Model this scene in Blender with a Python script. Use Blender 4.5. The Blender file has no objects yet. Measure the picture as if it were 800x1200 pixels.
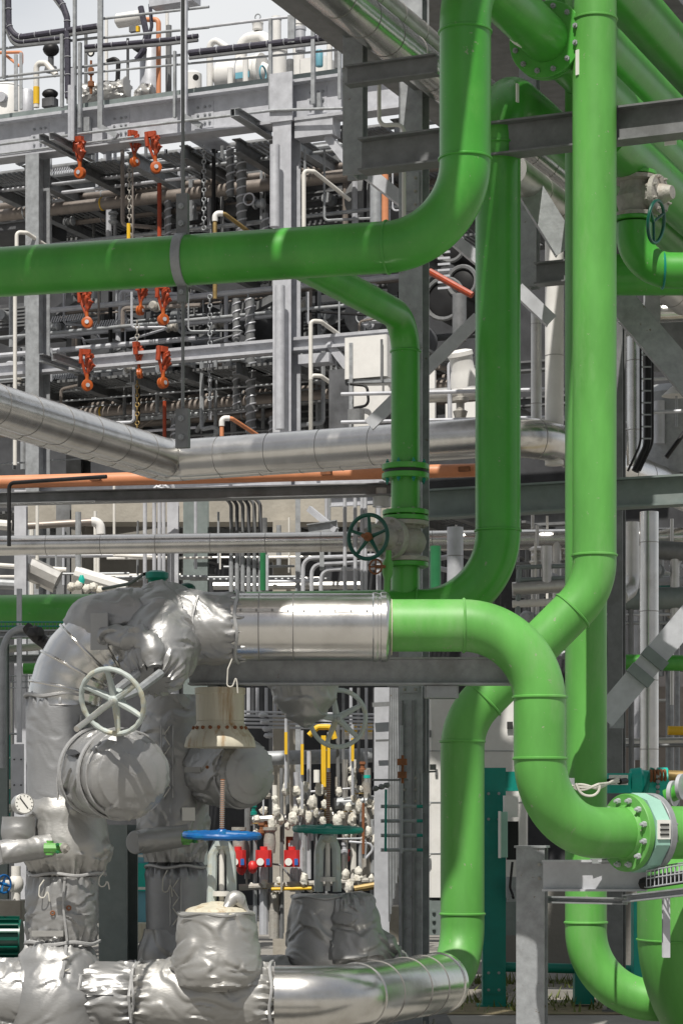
import bpy, math, random
from mathutils import Vector, Matrix, noise
V = Vector
R = random.Random(7)
scene = bpy.context.scene
COL = scene.collection
F, HZ, EYE = 2800.0, 970.0, 1.6
A = V((.394, .919, 0))          # plant axis running to the back right
B = V((.919, -.394, 0))         # plant axis along the gantry front
UP = V((0, 0, 1))
rad = math.radians

def P(px, py, Y):
    return V(((px-400)/F*Y, Y, EYE+(HZ-py)/F*Y))
def Q(px, py, c):               # point on the upright plane A.p = c
    return P(px, py, c/(.394*(px-400)/F+.919))
def onB(p, px):                 # follow the level line along B from p to column px
    k = (px-400)/F
    t = (k*p.y-p.x)/(.919+.394*k)
    return p+B*t
def onA(p, px):
    k = (px-400)/F
    t = (k*p.y-p.x)/(.394-.919*k)
    return p+A*t

# ------------------------------------------------------------------ materials
MATS = {}
def M(name, col, rough=.5, metal=0, var=.12, scale=4, bump=0, bscale=30, stain=None, samt=.35, sscale=2.2, stretch=None, coat=0, chips=None):
    m = bpy.data.materials.new(name); m.use_nodes = True
    n = m.node_tree.nodes; l = m.node_tree.links
    b = n['Principled BSDF']
    b.inputs['Metallic'].default_value = metal
    if coat:
        b.inputs['Coat Weight'].default_value = coat; b.inputs['Coat Roughness'].default_value = .15
    tc = n.new('ShaderNodeTexCoord'); src = tc.outputs['Object']
    mp = n.new('ShaderNodeMapping'); l.new(src, mp.inputs[0]); src = mp.outputs[0]
    if stretch: mp.inputs['Scale'].default_value = stretch
    ns = n.new('ShaderNodeTexNoise'); ns.inputs['Scale'].default_value = scale; ns.inputs['Detail'].default_value = 5
    ns.inputs['Roughness'].default_value = .62
    l.new(src, ns.inputs['Vector'])
    rp = n.new('ShaderNodeValToRGB'); e = rp.color_ramp.elements
    e[0].position = .32; e[1].position = .68
    e[0].color = [max(0, c*(1-var)) for c in col]+[1]; e[1].color = [min(1, c*(1+var)) for c in col]+[1]
    l.new(ns.outputs['Fac'], rp.inputs[0]); out = rp.outputs[0]
    if stain:
        n2 = n.new('ShaderNodeTexNoise'); n2.inputs['Scale'].default_value = sscale; n2.inputs['Detail'].default_value = 7
        n2.inputs['Roughness'].default_value = .7
        l.new(src, n2.inputs['Vector'])
        r2 = n.new('ShaderNodeValToRGB'); r2.color_ramp.elements[0].position = .52; r2.color_ramp.elements[1].position = .7
        r2.color_ramp.elements[1].color = (samt, samt, samt, 1)
        l.new(n2.outputs['Fac'], r2.inputs[0])
        mx = n.new('ShaderNodeMix'); mx.data_type = 'RGBA'
        l.new(r2.outputs[0], mx.inputs[0]); l.new(out, mx.inputs[6]); mx.inputs[7].default_value = list(stain)+[1]
        out = mx.outputs[2]
    if chips:
        n4 = n.new('ShaderNodeTexNoise'); n4.inputs['Scale'].default_value = 17; n4.inputs['Detail'].default_value = 4; n4.inputs['Roughness'].default_value = .7
        l.new(tc.outputs['Object'], n4.inputs['Vector'])
        r4 = n.new('ShaderNodeValToRGB'); r4.color_ramp.elements[0].position = .665; r4.color_ramp.elements[1].position = .70
        l.new(n4.outputs['Fac'], r4.inputs[0])
        m4 = n.new('ShaderNodeMix'); m4.data_type = 'RGBA'; l.new(r4.outputs[0], m4.inputs[0]); l.new(out, m4.inputs[6]); m4.inputs[7].default_value = list(chips)+[1]
        out = m4.outputs[2]
    l.new(out, b.inputs['Base Color'])
    mr = n.new('ShaderNodeMapRange'); mr.inputs[3].default_value = max(.03, rough*.78); mr.inputs[4].default_value = min(1, rough*1.25)
    l.new(ns.outputs['Fac'], mr.inputs[0]); l.new(mr.outputs[0], b.inputs['Roughness'])
    if bump:
        n3 = n.new('ShaderNodeTexNoise'); n3.inputs['Scale'].default_value = bscale; n3.inputs['Detail'].default_value = 6
        l.new(src, n3.inputs['Vector'])
        bp = n.new('ShaderNodeBump'); bp.inputs['Strength'].default_value = bump; bp.inputs['Distance'].default_value = .02
        l.new(n3.outputs['Fac'], bp.inputs['Height']); l.new(bp.outputs[0], b.inputs['Normal'])
    MATS[name] = m
    return m

GREEN = (.058, .31, .036)
M('green_shaded', GREEN, .36, var=.15, scale=2.6, stain=(.12, .36, .07), samt=.45, sscale=3.2, bump=.06, bscale=9, coat=.15, chips=(.2, .28, .15), stretch=(1, 1, .5))  # base green set to the look of the shaded pipes
M('green_lit', (.108, .355, .068), .45, var=.16, scale=3.5, stain=(.19, .39, .14), samt=.7, sscale=3.0, bump=.06, bscale=9, chips=(.27, .33, .2), stretch=(1, 1, .3))  # same paint made paler: sunlit look put into the base colour
M('green_dark', (.02, .16, .06), .4, var=.15)
M('teal', (.0, .21, .165), .4, var=.12, stain=(.08, .3, .25), samt=.3)
M('teal_bright', (.01, .42, .34), .4, var=.12)
M('teal_pale', (.30, .52, .43), .5, var=.1)
M('wheel_green', (.0, .075, .05), .35, var=.2)
M('wheel_blue', (.005, .10, .32), .35, var=.25, stain=(.0, .2, .25), samt=.6, sscale=5)
M('wheel_white', (.43, .48, .465), .5, var=.12, stain=(.42, .33, .14), samt=.75, sscale=7)
M('galv', (.33, .345, .36), .5, metal=.3, var=.18, scale=11, stain=(.20, .20, .195), samt=.65, sscale=2.6, bump=.08, bscale=40, chips=(.22, .19, .16))
M('galv_pale', (.50, .51, .545), .5, metal=.25, var=.12, scale=7, stain=(.33, .34, .37), samt=.5)
M('galv_dark', (.19, .195, .20), .5, metal=.3, var=.2, scale=7, stain=(.10, .10, .095), samt=.5)
M('steel_green', (.20, .235, .23), .5, metal=.25, var=.14, scale=6, stain=(.28, .30, .29), samt=.5)
M('clad', (.72, .71, .69), .24, metal=1, var=.07, scale=5, stain=(.50, .48, .44), samt=.55, sscale=4, bump=.16, bscale=5)
M('clad_dull', (.58, .57, .55), .38, metal=.85, var=.10, scale=5, stain=(.36, .34, .31), samt=.6, sscale=3, bump=.06, bscale=8)
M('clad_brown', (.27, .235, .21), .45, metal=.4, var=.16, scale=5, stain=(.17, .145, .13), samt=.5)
M('seam', (.30, .29, .28), .5, metal=.7, var=.1)
M('blanket', (.37, .37, .368), .47, metal=.66, var=.09, scale=3, stain=(.34, .335, .32), samt=.6, sscale=3.5)
M('blanket_light', (.44, .435, .42), .46, metal=.66, var=.08, scale=3, stain=(.42, .41, .385), samt=.5, sscale=3)
M('blanket_dark', (.33, .335, .345), .50, metal=.55, var=.10, scale=3, stain=(.22, .22, .23), samt=.5)
M('seam_cloth', (.42, .42, .42), .5, metal=.35, var=.15, bump=.2, bscale=50)
M('string', (.55, .53, .48), .8, var=.15)
M('cream', (.55, .515, .41), .55, var=.1, scale=5, stain=(.30, .18, .07), samt=.95, sscale=6, stretch=(2.4, 2.4, .22))
M('white', (.72, .71, .69), .5, var=.06, stain=(.55, .53, .49), samt=.4)
M('white_cloth', (.64, .62, .56), .8, var=.16, scale=14, bump=.8, bscale=28, stain=(.34, .27, .17), samt=.6, sscale=9)
M('pvc', (.66, .64, .60), .5, var=.08)
M('cast', (.36, .345, .315), .6, metal=.15, var=.2, scale=14, stain=(.20, .145, .09), samt=.7, sscale=7, bump=.25, bscale=60)
M('black', (.015, .015, .016), .5, var=.3)
M('rubber', (.028, .026, .028), .6, var=.3)
M('cable', (.045, .042, .062), .6, var=.35, scale=30)
M('dark', (.10, .103, .11), .6, var=.35, scale=3)
M('darker', (.055, .057, .062), .7, var=.3, scale=2)
M('orange', (.60, .24, .115), .5, var=.12, stain=(.7, .3, .16), samt=.6)
M('hoist_orange', (.42, .085, .012), .4, var=.2, scale=15, stain=(.3, .11, .02), samt=.5, sscale=9)
M('hoist_red', (.33, .05, .016), .35, var=.2, scale=15)
M('red', (.58, .03, .03), .4, var=.15)
M('yellow', (.75, .46, .02), .5, var=.1)
M('rust', (.22, .085, .035), .8, var=.3, scale=14)
M('brass', (.30, .21, .08), .5, metal=.4, var=.25, scale=14)
M('blue_pale', (.14, .36, .45), .5, var=.1)
M('blue', (.03, .13, .42), .45, var=.1)
M('concrete', (.36, .335, .29), .85, var=.12, scale=1.6, stain=(.22, .195, .16), samt=.6, sscale=1.3, bump=.25, bscale=24)
M('concrete_grey', (.25, .24, .22), .85, var=.14, scale=1.2, stain=(.16, .15, .13), samt=.6, sscale=.9, bump=.25, bscale=20)
M('asphalt', (.10, .10, .10), .9, var=.2, scale=2, bump=.3, bscale=40)
M('gravel', (.24, .22, .19), .9, var=.35, scale=22, bump=1, bscale=40, stain=(.36, .33, .28), samt=.7, sscale=30)
M('earth', (.20, .165, .095), .95, var=.3, scale=7, stain=(.13, .15, .045), samt=.8, sscale=3, bump=.6, bscale=18)
M('leaf', (.13, .16, .03), .6, var=.35, scale=20)
M('glass', (.55, .57, .56), .12, var=.05)
M('paper', (.80, .79, .75), .7, var=.04)
M('ink', (.03, .03, .03), .7, var=.1)
def creases(name, sc, st):
    m = MATS[name]; n = m.node_tree.nodes; l = m.node_tree.links
    tc = n.new('ShaderNodeTexCoord'); mp = n.new('ShaderNodeMapping'); mp.inputs['Scale'].default_value = (1, 1, 1.9)
    l.new(tc.outputs['Object'], mp.inputs[0])
    a = n.new('ShaderNodeTexNoise'); a.noise_type = 'RIDGED_MULTIFRACTAL'; a.normalize = True
    a.inputs['Scale'].default_value = sc; a.inputs['Detail'].default_value = 1.5; a.inputs['Distortion'].default_value = .9
    f = n.new('ShaderNodeTexNoise'); f.inputs['Scale'].default_value = 46; f.inputs['Detail'].default_value = 3
    l.new(mp.outputs[0], a.inputs['Vector']); l.new(mp.outputs[0], f.inputs['Vector'])
    b1 = n.new('ShaderNodeBump'); b1.inputs['Strength'].default_value = st; b1.inputs['Distance'].default_value = .06
    b2 = n.new('ShaderNodeBump'); b2.inputs['Strength'].default_value = .12; b2.inputs['Distance'].default_value = .01
    rp = n.new('ShaderNodeValToRGB'); rp.color_ramp.interpolation = 'EASE'; rp.color_ramp.elements[0].position = .42; rp.color_ramp.elements[1].position = .95
    l.new(a.outputs['Fac'], rp.inputs[0]); l.new(rp.outputs[0], b1.inputs['Height']); l.new(f.outputs['Fac'], b2.inputs['Height'])
    l.new(b1.outputs[0], b2.inputs['Normal']); l.new(b2.outputs[0], n['Principled BSDF'].inputs['Normal'])
creases('blanket', 3.6, .5); creases('blanket_light', 3.6, .5); creases('blanket_dark', 3.4, .4)
def shin(name, k): MATS[name].node_tree.nodes['Principled BSDF'].inputs['Specular IOR Level'].default_value = k
for k in ('dark', 'darker', 'black'): shin(k, .3)

# ------------------------------------------------------------------ mesh builder
def basis(d, up=None):
    d = d.normalized()
    u = up if up is not None else (UP if abs(d.z) < .95 else V((0, -1, 0)))
    s = d.cross(u).normalized()
    return d, s, s.cross(d).normalized()

def fillet(pts, rr, n=8):
    out = [pts[0]]
    for i in range(1, len(pts)-1):
        p = pts[i]; r_ = rr[i-1] if isinstance(rr, (list, tuple)) else rr
        a = (pts[i-1]-p); b = (pts[i+1]-p)
        la, lb = a.length, b.length
        a.normalize(); b.normalize()
        ang = a.angle(b)
        if r_ <= 0 or ang > 3.1: out.append(p); continue
        t = min(r_/math.tan(ang/2), la*.98, lb*.98)
        r2 = t*math.tan(ang/2)
        ctr = p+(a+b).normalized()*(r2/math.sin(ang/2))
        v0 = p+a*t-ctr; v1 = p+b*t-ctr
        tot = v0.angle(v1); ax = v0.cross(v1).normalized()
        for k in range(n+1):
            out.append(ctr+Matrix.Rotation(tot*k/n, 3, ax) @ v0)
    out.append(pts[-1])
    return out

class MB:
    def __init__(s): s.v = []; s.f = []
    def add(s, vs, fs):
        o = len(s.v); s.v += [V(x) for x in vs]; s.f += [[i+o for i in f] for f in fs]; return s
    def tube(s, pts, r, seg=12, cap=True, closed=False):
        n = len(pts)
        rs = r if isinstance(r, (list, tuple)) else [r]*n
        d = (pts[1]-pts[0]).normalized()
        _, sd, u = basis(d)
        vs = []
        for i, p in enumerate(pts):
            if closed: t = (pts[(i+1) % n]-pts[i-1]).normalized()
            else:
                t = (pts[min(i+1, n-1)]-pts[max(i-1, 0)])
                if t.length < 1e-9: t = d
                t = t.normalized()
            if i or closed:
                q = d.rotation_difference(t); u = q @ u; d = t
                u = (u-t*u.dot(t)).normalized()
            sd = t.cross(u)
            for k in range(seg):
                a = 2*math.pi*k/seg
                vs.append(p+(u*math.cos(a)+sd*math.sin(a))*rs[i])
        fs = []
        for i in range(n if closed else n-1):
            j = (i+1) % n
            for k in range(seg):
                k2 = (k+1) % seg
                fs.append([i*seg+k, i*seg+k2, j*seg+k2, j*seg+k])
        if cap and not closed:
            fs.append([k for k in range(seg)][::-1]); fs.append([(n-1)*seg+k for k in range(seg)])
        return s.add(vs, fs)
    def cyl(s, p0, p1, r, r1=None, seg=12): return s.tube([p0, p1], [r, r if r1 is None else r1], seg)
    def lathe(s, o, d, prof, seg=24):                  # prof: (distance along d, radius)
        return s.tube2(o, d, prof, seg)
    def tube2(s, o, d, prof, seg):
        d, sd, u = basis(d)
        vs = []; fs = []
        for h, r in prof:
            for k in range(seg):
                a = 2*math.pi*k/seg
                vs.append(o+d*h+(u*math.cos(a)+sd*math.sin(a))*max(r, 1e-4))
        for i in range(len(prof)-1):
            for k in range(seg):
                k2 = (k+1) % seg
                fs.append([i*seg+k, i*seg+k2, (i+1)*seg+k2, (i+1)*seg+k])
        fs.append([k for k in range(seg)][::-1]); fs.append([(len(prof)-1)*seg+k for k in range(seg)])
        return s.add(vs, fs)
    def prof(s, pr, p0, p1, up=None):                  # extrude 2-D profile (side, up)
        d, sd, u = basis(p1-p0, up)
        n = len(pr)
        vs = [p+sd*a+u*b for p in (p0, p1) for a, b in pr]
        fs = [[i, (i+1) % n, n+(i+1) % n, n+i] for i in range(n)]
        fs += [list(range(n))[::-1], list(range(n, 2*n))]
        return s.add(vs, fs)
    def ibeam(s, p0, p1, h, w, tf=None, tw=None, up=None):
        tf = tf or max(.012, h*.07); tw = tw or tf*.7
        a, b, c = w/2, h/2, tw/2
        return s.prof([(-a, -b), (a, -b), (a, -b+tf), (c, -b+tf), (c, b-tf), (a, b-tf), (a, b), (-a, b), (-a, b-tf), (-c, b-tf), (-c, -b+tf), (-a, -b+tf)], p0, p1, up)
    def chan(s, p0, p1, h, w, t=None, up=None, flip=1):
        t = t or max(.01, h*.06); b = h/2; w *= flip; t2 = t*flip
        return s.prof([(0, -b), (w, -b), (w, -b+t), (t2, -b+t), (t2, b-t), (w, b-t), (w, b), (0, b)][::flip], p0, p1, up)
    def bar(s, p0, p1, w, h, up=None):
        a, b = w/2, h/2
        return s.prof([(-a, -b), (a, -b), (a, b), (-a, b)], p0, p1, up)
    def box(s, c, sx, sy, sz, x=None, y=None, bev=0):
        x = x or V((1, 0, 0)); y = y or UP.cross(x).normalized()
        if bev:
            a, b = sx/2, sy/2
            pr = [(-a+bev, -b), (a-bev, -b), (a, -b+bev), (a, b-bev), (a-bev, b), (-a+bev, b), (-a, b-bev), (-a, -b+bev)]
            vs = [c+x*p+y*q+UP*h for h in (-sz/2, sz/2) for p, q in pr]
            return s.add(vs, [[i, (i+1) % 8, 8+(i+1) % 8, 8+i] for i in range(8)]+[list(range(8))[::-1], list(range(8, 16))])
        return s.prof([(-sx/2, -sy/2), (sx/2, -sy/2), (sx/2, sy/2), (-sx/2, sy/2)], c-UP*sz/2, c+UP*sz/2, up=-y if False else y)
    def ring(s, c, n, rr, r, seg=36, ss=8, sx=1):
        _, a, b = basis(n)
        return s.tube([c+(a*math.cos(2*math.pi*k/seg)+b*math.sin(2*math.pi*k/seg))*rr for k in range(seg)], r, ss, closed=True)
    def ico(s, c, r, sq=(1, 1, 1), amp=0, seed=0, seg=12, rings=8):
        vs = []; fs = []
        for i in range(rings+1):
            th = math.pi*i/rings
            for k in range(seg):
                ph = 2*math.pi*k/seg
                d = V((math.sin(th)*math.cos(ph), math.sin(th)*math.sin(ph), math.cos(th)))
                q = 1+amp*noise.noise(d*2.3+V((seed*3.7, seed, 0)))
                vs.append(c+V((d.x*sq[0], d.y*sq[1], d.z*sq[2]))*r*q)
        for i in range(rings):
            for k in range(seg):
                k2 = (k+1) % seg
                fs.append([i*seg+k, (i+1)*seg+k, (i+1)*seg+k2, i*seg+k2])
        return s.add(vs, fs)
    def bolt(s, c, n, r=.016, h=.02, stud=.012):
        n = n.normalized()
        s.tube([c, c+n*h], r, 6); s.tube([c+n*h, c+n*(h+stud)], r*.5, 6); return s

ORG = {}
def build(name, mb, mat, parent=None, sharp=34):
    me = bpy.data.meshes.new(name)
    if parent is not None: org = ORG[parent.name]
    else:
        xs = [v.x for v in mb.v]; ys = [v.y for v in mb.v]; zs = [v.z for v in mb.v]
        org = V(((min(xs)+max(xs))/2, (min(ys)+max(ys))/2, min(zs)))
    me.from_pydata([v-org for v in mb.v], [], mb.f)
    me.validate(); me.update()
    me.polygons.foreach_set('use_smooth', [True]*len(me.polygons))
    me.set_sharp_from_angle(angle=rad(sharp))
    if mat: me.materials.append(MATS[mat])
    o = bpy.data.objects.new(name, me); COL.objects.link(o)
    if parent is not None: o.parent = parent
    else: o.location = org
    ORG[o.name] = org
    return o
def tag(o, label, cat, group=None, kind=None):
    o['label'] = label; o['category'] = cat
    if group: o['group'] = group
    if kind: o['kind'] = kind
    return o
def thing(name, label, cat, loc, group=None):
    o = bpy.data.objects.new(name, None); COL.objects.link(o); o.location = loc; o.empty_display_size = .2
    ORG[o.name] = V(loc)
    return tag(o, label, cat, group)
def one(name, label, cat, mb, mat, group=None, sharp=34):
    return tag(build(name, mb, mat, None, sharp), label, cat, group)
def struct(name, mb, mat):
    o = build(name, mb, mat); o['kind'] = 'structure'; return o
def copy_tree(o, parent=None):
    c = o.copy(); COL.objects.link(c)
    if parent is not None: c.parent = parent
    for ch in list(o.children): copy_tree(ch, c)
    return c
def lab(o, s): o['label'] = s; return o

# a pipe with weld beads
def pipe(name, label, cat, pts, r, mat, rr=None, welds=(), seg=40, n=14, group=None, weldmat=None):
    path = fillet(pts, rr if rr is not None else 3*r, n)
    t = thing(name, label, cat, path[0], group)
    build('pipe_run', MB().tube(path, r, seg), mat, t)
    for (p, d) in welds:
        m = MB().ring(p, d, r+.001, .0095, max(seg, 32), 6)
        build('weld_bead', m, weldmat or mat, t)
    return t
def flange_mb(c, d, ro, th, r_in=0, nb=12, bolts=True, br=.016):
    m = MB(); d = d.normalized()
    m.lathe(c-d*th/2, d, [(0, ro-.004), (.004, ro), (th-.004, ro), (th, ro-.004)], 40)
    return m
def bolts_on(c, d, rb, th, nb, br, both=True, ph=.5):
    _, a, b = basis(d); d = d.normalized(); out = []
    for k in range(nb):
        an = 2*math.pi*(k+ph)/nb
        q = c+(a*math.cos(an)+b*math.sin(an))*rb
        h = th/2; g = br*1.1
        if both: m = MB().tube2(q-d*h, d, [(-g-br, br*.5), (-g, br*.5), (-g, br), (0, br), (0, br*.5), (th, br*.5), (th, br), (th+g, br), (th+g, br*.5), (th+g+br, br*.5)], 6)
        else: m = MB().tube2(q-d*h, d, [(-g-br, br*.5), (-g, br*.5), (-g, br), (0, br)], 6)
        out.append(m)
    return out
def wheel(name, label, c, n, Rw, mat, group=None, rim=.016, spokes=5, hubmat=None, stem=None, cat='handwheel', dish=.03, rot=.3, lumpy=False):
    t = thing(name, label, cat, c, group)
    n = n.normalized(); _, a, b = basis(n)
    seg = 60
    pts = []; rs = []
    for k in range(seg):
        an = 2*math.pi*k/seg
        pts.append(c+(a*math.cos(an)+b*math.sin(an))*Rw)
        rs.append(rim*(1+(.10*math.sin(an*20) if lumpy else 0)))
    build('rim', MB().tube(pts, rs, 10, closed=True), mat, t)
    hubc = c-n*dish
    for k in range(spokes):
        an = 2*math.pi*k/spokes+rot
        e = c+(a*math.cos(an)+b*math.sin(an))*(Rw-.004)
        s = hubc+(a*math.cos(an)+b*math.sin(an))*Rw*.12
        w = rim*1.5
        build('spoke', MB().tube([s, s.lerp(e, .6)-n*dish*.15, e], [w, w*.75, w*.62], 8), mat, t)
    build('hub', MB().lathe(hubc-n*.03, n, [(0, Rw*.13), (.05, Rw*.17), (.065, Rw*.13), (.07, Rw*.08)], 16), mat, t)
    if stem:
        build('stem', MB().tube([hubc-n*stem[0], hubc+n*stem[1]], rim*stem[2], 10), hubmat or 'galv', t)
    return t
# ================================================================== big green pipes
def weldpt(px, py, Y): return P(px, py, Y)
r16 = .16
# upper pipe: horizontal, up, then back along A
p1 = V((.268, 15.0, 5.243)); hd = V((2.507, -.67, 0)).normalized()
g1c = V((.768, 14.866, 5.243)); g1t = V((.768, 14.866, 6.99))
G1 = pipe('process_pipe', 'green pipe running level from the left edge, then curving up to the top', 'pipe',
          [p1-hd*4.2, g1c, g1t, g1t+A*2.9], r16, 'green_shaded', [.50, .42],
          [(p1+hd*.02, hd), (V((.768, 14.866, 5.76)), UP), (V((.768, 14.866, 6.55)), UP)], n=18)
fc = g1t+A*1.63
t = thing('pipe_flange', 'large bolted green flange joint high up, just left of the tallest pipe', 'flange', fc)
for k, s in ((0, -1), (1, 1)):
    fl = build('flange_disc', flange_mb(fc+A*s*.026, A, .262, .04), 'green_shaded', t)
    for m in bolts_on(fc+A*s*.026, A, .222, .04, 12, .019, both=False) if k == 0 else []:
        build('bolt', m, 'galv', fl)
build('gasket', MB().lathe(fc-A*.006, A, [(0, .235), (.012, .235)], 36), 'rubber', t)
# rest of that run beyond the flange
pipe('process_pipe', 'green pipe running back to the right from the large high flange', 'pipe', [fc+A*.045, fc+A*9], r16, 'green_shaded')
# clamp hanging the upper pipe
cl = p1-hd*1.33
t = thing('pipe_hanger', 'grey strap hanger looped round the level green pipe, with its long rod above', 'pipe hanger', cl)
build('strap', MB().tube2(cl-hd*.032, hd, [(0, .162), (.002, .172), (.062, .172), (.064, .162)], 40), 'galv', t)
top = cl+V((0, 0, .16))
br = build('bracket', MB().box(top+V((0, 0, .13)), .075, .05, .27, x=hd), 'galv_dark', t)
for dz in (.07, .18):
    build('bolt', MB().bolt(top+V((0, 0, dz))-hd.cross(UP)*-.027 if False else top+V((0, 0, dz))+hd.cross(UP)*.025, hd.cross(UP), .02, .02, .01), 'galv', br)
build('rod', MB().cyl(top+V((0, 0, .26)), top+V((0, 0, 4.2)), .012, seg=8), 'galv_dark', t)
low = cl-V((0, 0, .16))
b2 = build('bracket', MB().box(low-V((0, 0, .05)), .06, .05, .12, x=hd), 'galv_dark', t)
build('bolt', MB().bolt(low-V((0, 0, .05))+hd.cross(UP)*.025, hd.cross(UP), .018, .018, .008), 'galv', b2)
build('rod', MB().cyl(low-V((0, 0, .11)), low-V((0, 0, .80)), .011, seg=8), 'galv_dark', t)
b3 = build('bracket', MB().box(low-V((0, 0, .92)), .085, .05, .25, x=hd), 'galv_dark', t)
for dz in (-.86, -.98):
    build('bolt', MB().bolt(low+V((0, 0, dz))+hd.cross(UP)*.025, hd.cross(UP), .02, .02, .01), 'galv', b3)

# second riser with bottom sweep to the left
g2b = V((1.1045, 16.9, 3.133)); g2t = V((1.1045, 16.9, 6.85))
wl = P(-40, 723, 17.42); wl.z = 3.133
pipe('process_pipe', 'shaded green riser right of the upper elbow, sweeping left at its foot', 'pipe',
     [wl, g2b, g2t, g2t+A*9], r16, 'green_shaded', [.55, .42],
     [(V((1.1045, 16.9, 3.70)), UP), (V((1.1045, 16.9, 6.42)), UP), (V((.53, 16.97, 3.133)), V((1, 0, 0)))], n=18)
# narrow drop with valve
g3 = V((.455, 17.0, 0)); def3 = .103
g3t = V((.455, 17.0, 5.22))
zf = lambda py: EYE+(HZ-py)/F*17.0
t3 = pipe('process_pipe', 'narrower green pipe dropping from the upper pipe down to the grey valve', 'pipe',
     [g3t-A*2.0, g3t, V((.455, 17, zf(607)))], .103, 'green_shaded', .24, [(V((.455, 17, zf(412))), UP)], n=14)
t = thing('pipe_flange', 'green flange pair with dark gasket on the narrower green drop pipe', 'flange', V((.455, 17, zf(553))))
for dz in (-.032, .032):
    fl = build('flange_disc', flange_mb(V((.455, 17, zf(553)+dz)), UP, .168, .04), 'green_shaded', t)
    for m in bolts_on(V((.455, 17, zf(553)+dz)), UP, .14, .04, 8, .014, both=False) if dz < 0 else [MB().bolt(V((.455+.14*math.cos(a), 17+.14*math.sin(a), zf(553)+.052)), UP, .014, .016, .014) for a in [math.pi*(k+.5)/4 for k in range(8)]]:
        build('bolt', m, 'teal', fl)
build('gasket', MB().lathe(V((.455, 17, zf(553)-.012)), UP, [(0, .15), (.024, .15)], 30), 'rubber', t)
# gate valve
t = thing('gate_valve', 'grey cast gate valve with dark green handwheel on the narrower green drop pipe', 'valve', V((.455, 17, zf(635))))
vc = V((.455, 17, zf(634)))
for zz, mt in ((zf(601), 'green_shaded'), (zf(608), 'green_shaded'), (zf(614), 'cast'), (zf(656), 'cast'), (zf(662), 'green_shaded')):
    build('flange_disc', flange_mb(V((.455, 17, zz)), UP, .165, .034), mt, t)
for k in range(8):
    a = 2*math.pi*(k+.5)/8; q = V((.455+.138*math.cos(a), 17+.138*math.sin(a), 0))
    build('bolt', MB().tube([q+UP*(zf(618)), q+UP*zf(597)], .012, 6), 'cast', t)
body = MB().lathe(V((.455, 17, zf(655))), UP, [(0, .105), (.03, .105), (.07, .135), (.12, .15), (.17, .135), (.21, .105), (.25, .105)], 28)
build('body', body, 'cast', t)
vd = V((-.62, -.78, 0)).normalized()
bc = vc
bn = MB().lathe(bc, vd, [(0, .10), (.14, .11), (.15, .145), (.18, .145), (.185, .15), (.215, .15), (.22, .10), (.30, .06), (.34, .06)], 24)
build('bonnet', bn, 'cast', t)
for m in bolts_on(bc+vd*.2, vd, .128, .05, 8, .013): build('bolt', m, 'cast', t)
_, sa, sb = basis(vd)
build('yoke', MB().tube([bc+vd*.26+sb*.06, bc+vd*.36+sb*.075, bc+vd*.46+sb*.03], .016, 8).tube([bc+vd*.26-sb*.06, bc+vd*.36-sb*.075, bc+vd*.46-sb*.03], .016, 8), 'cast', t)
hw = P(431, 629, 16.55)
nh = (vd*.9+V((0, -.3, .0))).normalized()
Rw = .152
seg = 56
_, a_, b_ = basis(nh)
hwo = build('handwheel', MB().ring(hw, nh, Rw, .0145, 48, 9), 'wheel_green', t)
for k in range(5):
    an = 2*math.pi*k/5+.35
    e = a_*math.cos(an)+b_*math.sin(an)
    build('spoke', MB().tube([hw-nh*.02+e*.02, hw-nh*.012+e*.09, hw+e*(Rw-.003)], [.016, .012, .011], 8), 'wheel_green', hwo)
build('hub', MB().lathe(hw-nh*.045, nh, [(0, .022), (.04, .032), (.06, .03), (.065, .015), (.12, .015)], 14), 'rust', hwo)
# pup under the valve and small drain valve
pipe('process_pipe', 'short green stub joining the grey valve down into the level green run', 'pipe', [V((.455, 17, zf(665))), V((.455, 17, 3.16))], .103, 'green_shaded')
t = thing('drain_valve', 'small bright green drain valve with tiny rusty wheel beside the grey gate valve', 'valve', P(453, 690, 16.7))
q0, q1 = P(453, 694, 16.72), P(455, 645, 16.72)
build('body', MB().tube([q0, q0.lerp(q1, .3), q0.lerp(q1, .45), q0.lerp(q1, .7), q0.lerp(q1, .8), q1], [.022, .022, .038, .038, .022, .02], 12), 'green_lit', t)
wq = P(440, 664, 16.62)
build('handwheel', MB().ring(wq, V((-.5, -.85, 0)), .05, .007, 24, 6).tube([wq+V((-.04, .02, 0)), wq+V((.04, -.02, 0))], .006, 6).tube([wq+UP*.045, wq-UP*.045], .006, 6).tube([wq, P(454, 664, 16.72)], .012, 8), 'rust', t)

# tall bright pipe with the Z-offset in its lower half
g4 = V(((696-400)/F*16.3, 16.3, 0)); zz4 = lambda py: EYE+(HZ-py)/F*16.3
xl = (541.5-400)/F*16.3
cu = V((g4.x, 16.3, zz4(690))); cd = V((xl, 16.3, zz4(690)-(g4.x-xl)))
hb = V((xl, 16.3, .564))
hc = P(398, 1171, 14.5); hc.z = .564
hdir = (hb-hc).normalized()
dg = (cd-cu).normalized()
G4 = pipe('process_pipe', 'tallest bright green riser, stepping diagonally left and curving into the silver header', 'pipe',
     [V((g4.x, 16.3, 9.4)), cu, cd, hb, hb-hdir*.62], .15, 'green_lit', [.46, .46, .38],
     [(V((g4.x, 16.3, zz4(24))), UP), (V((g4.x, 16.3, zz4(651))), UP), (cu+dg*.21, dg), (cd-dg*.21, dg), (V((xl, 16.3, zz4(869))), UP), (V((xl, 16.3, zz4(1071))), UP)], n=20)
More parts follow.
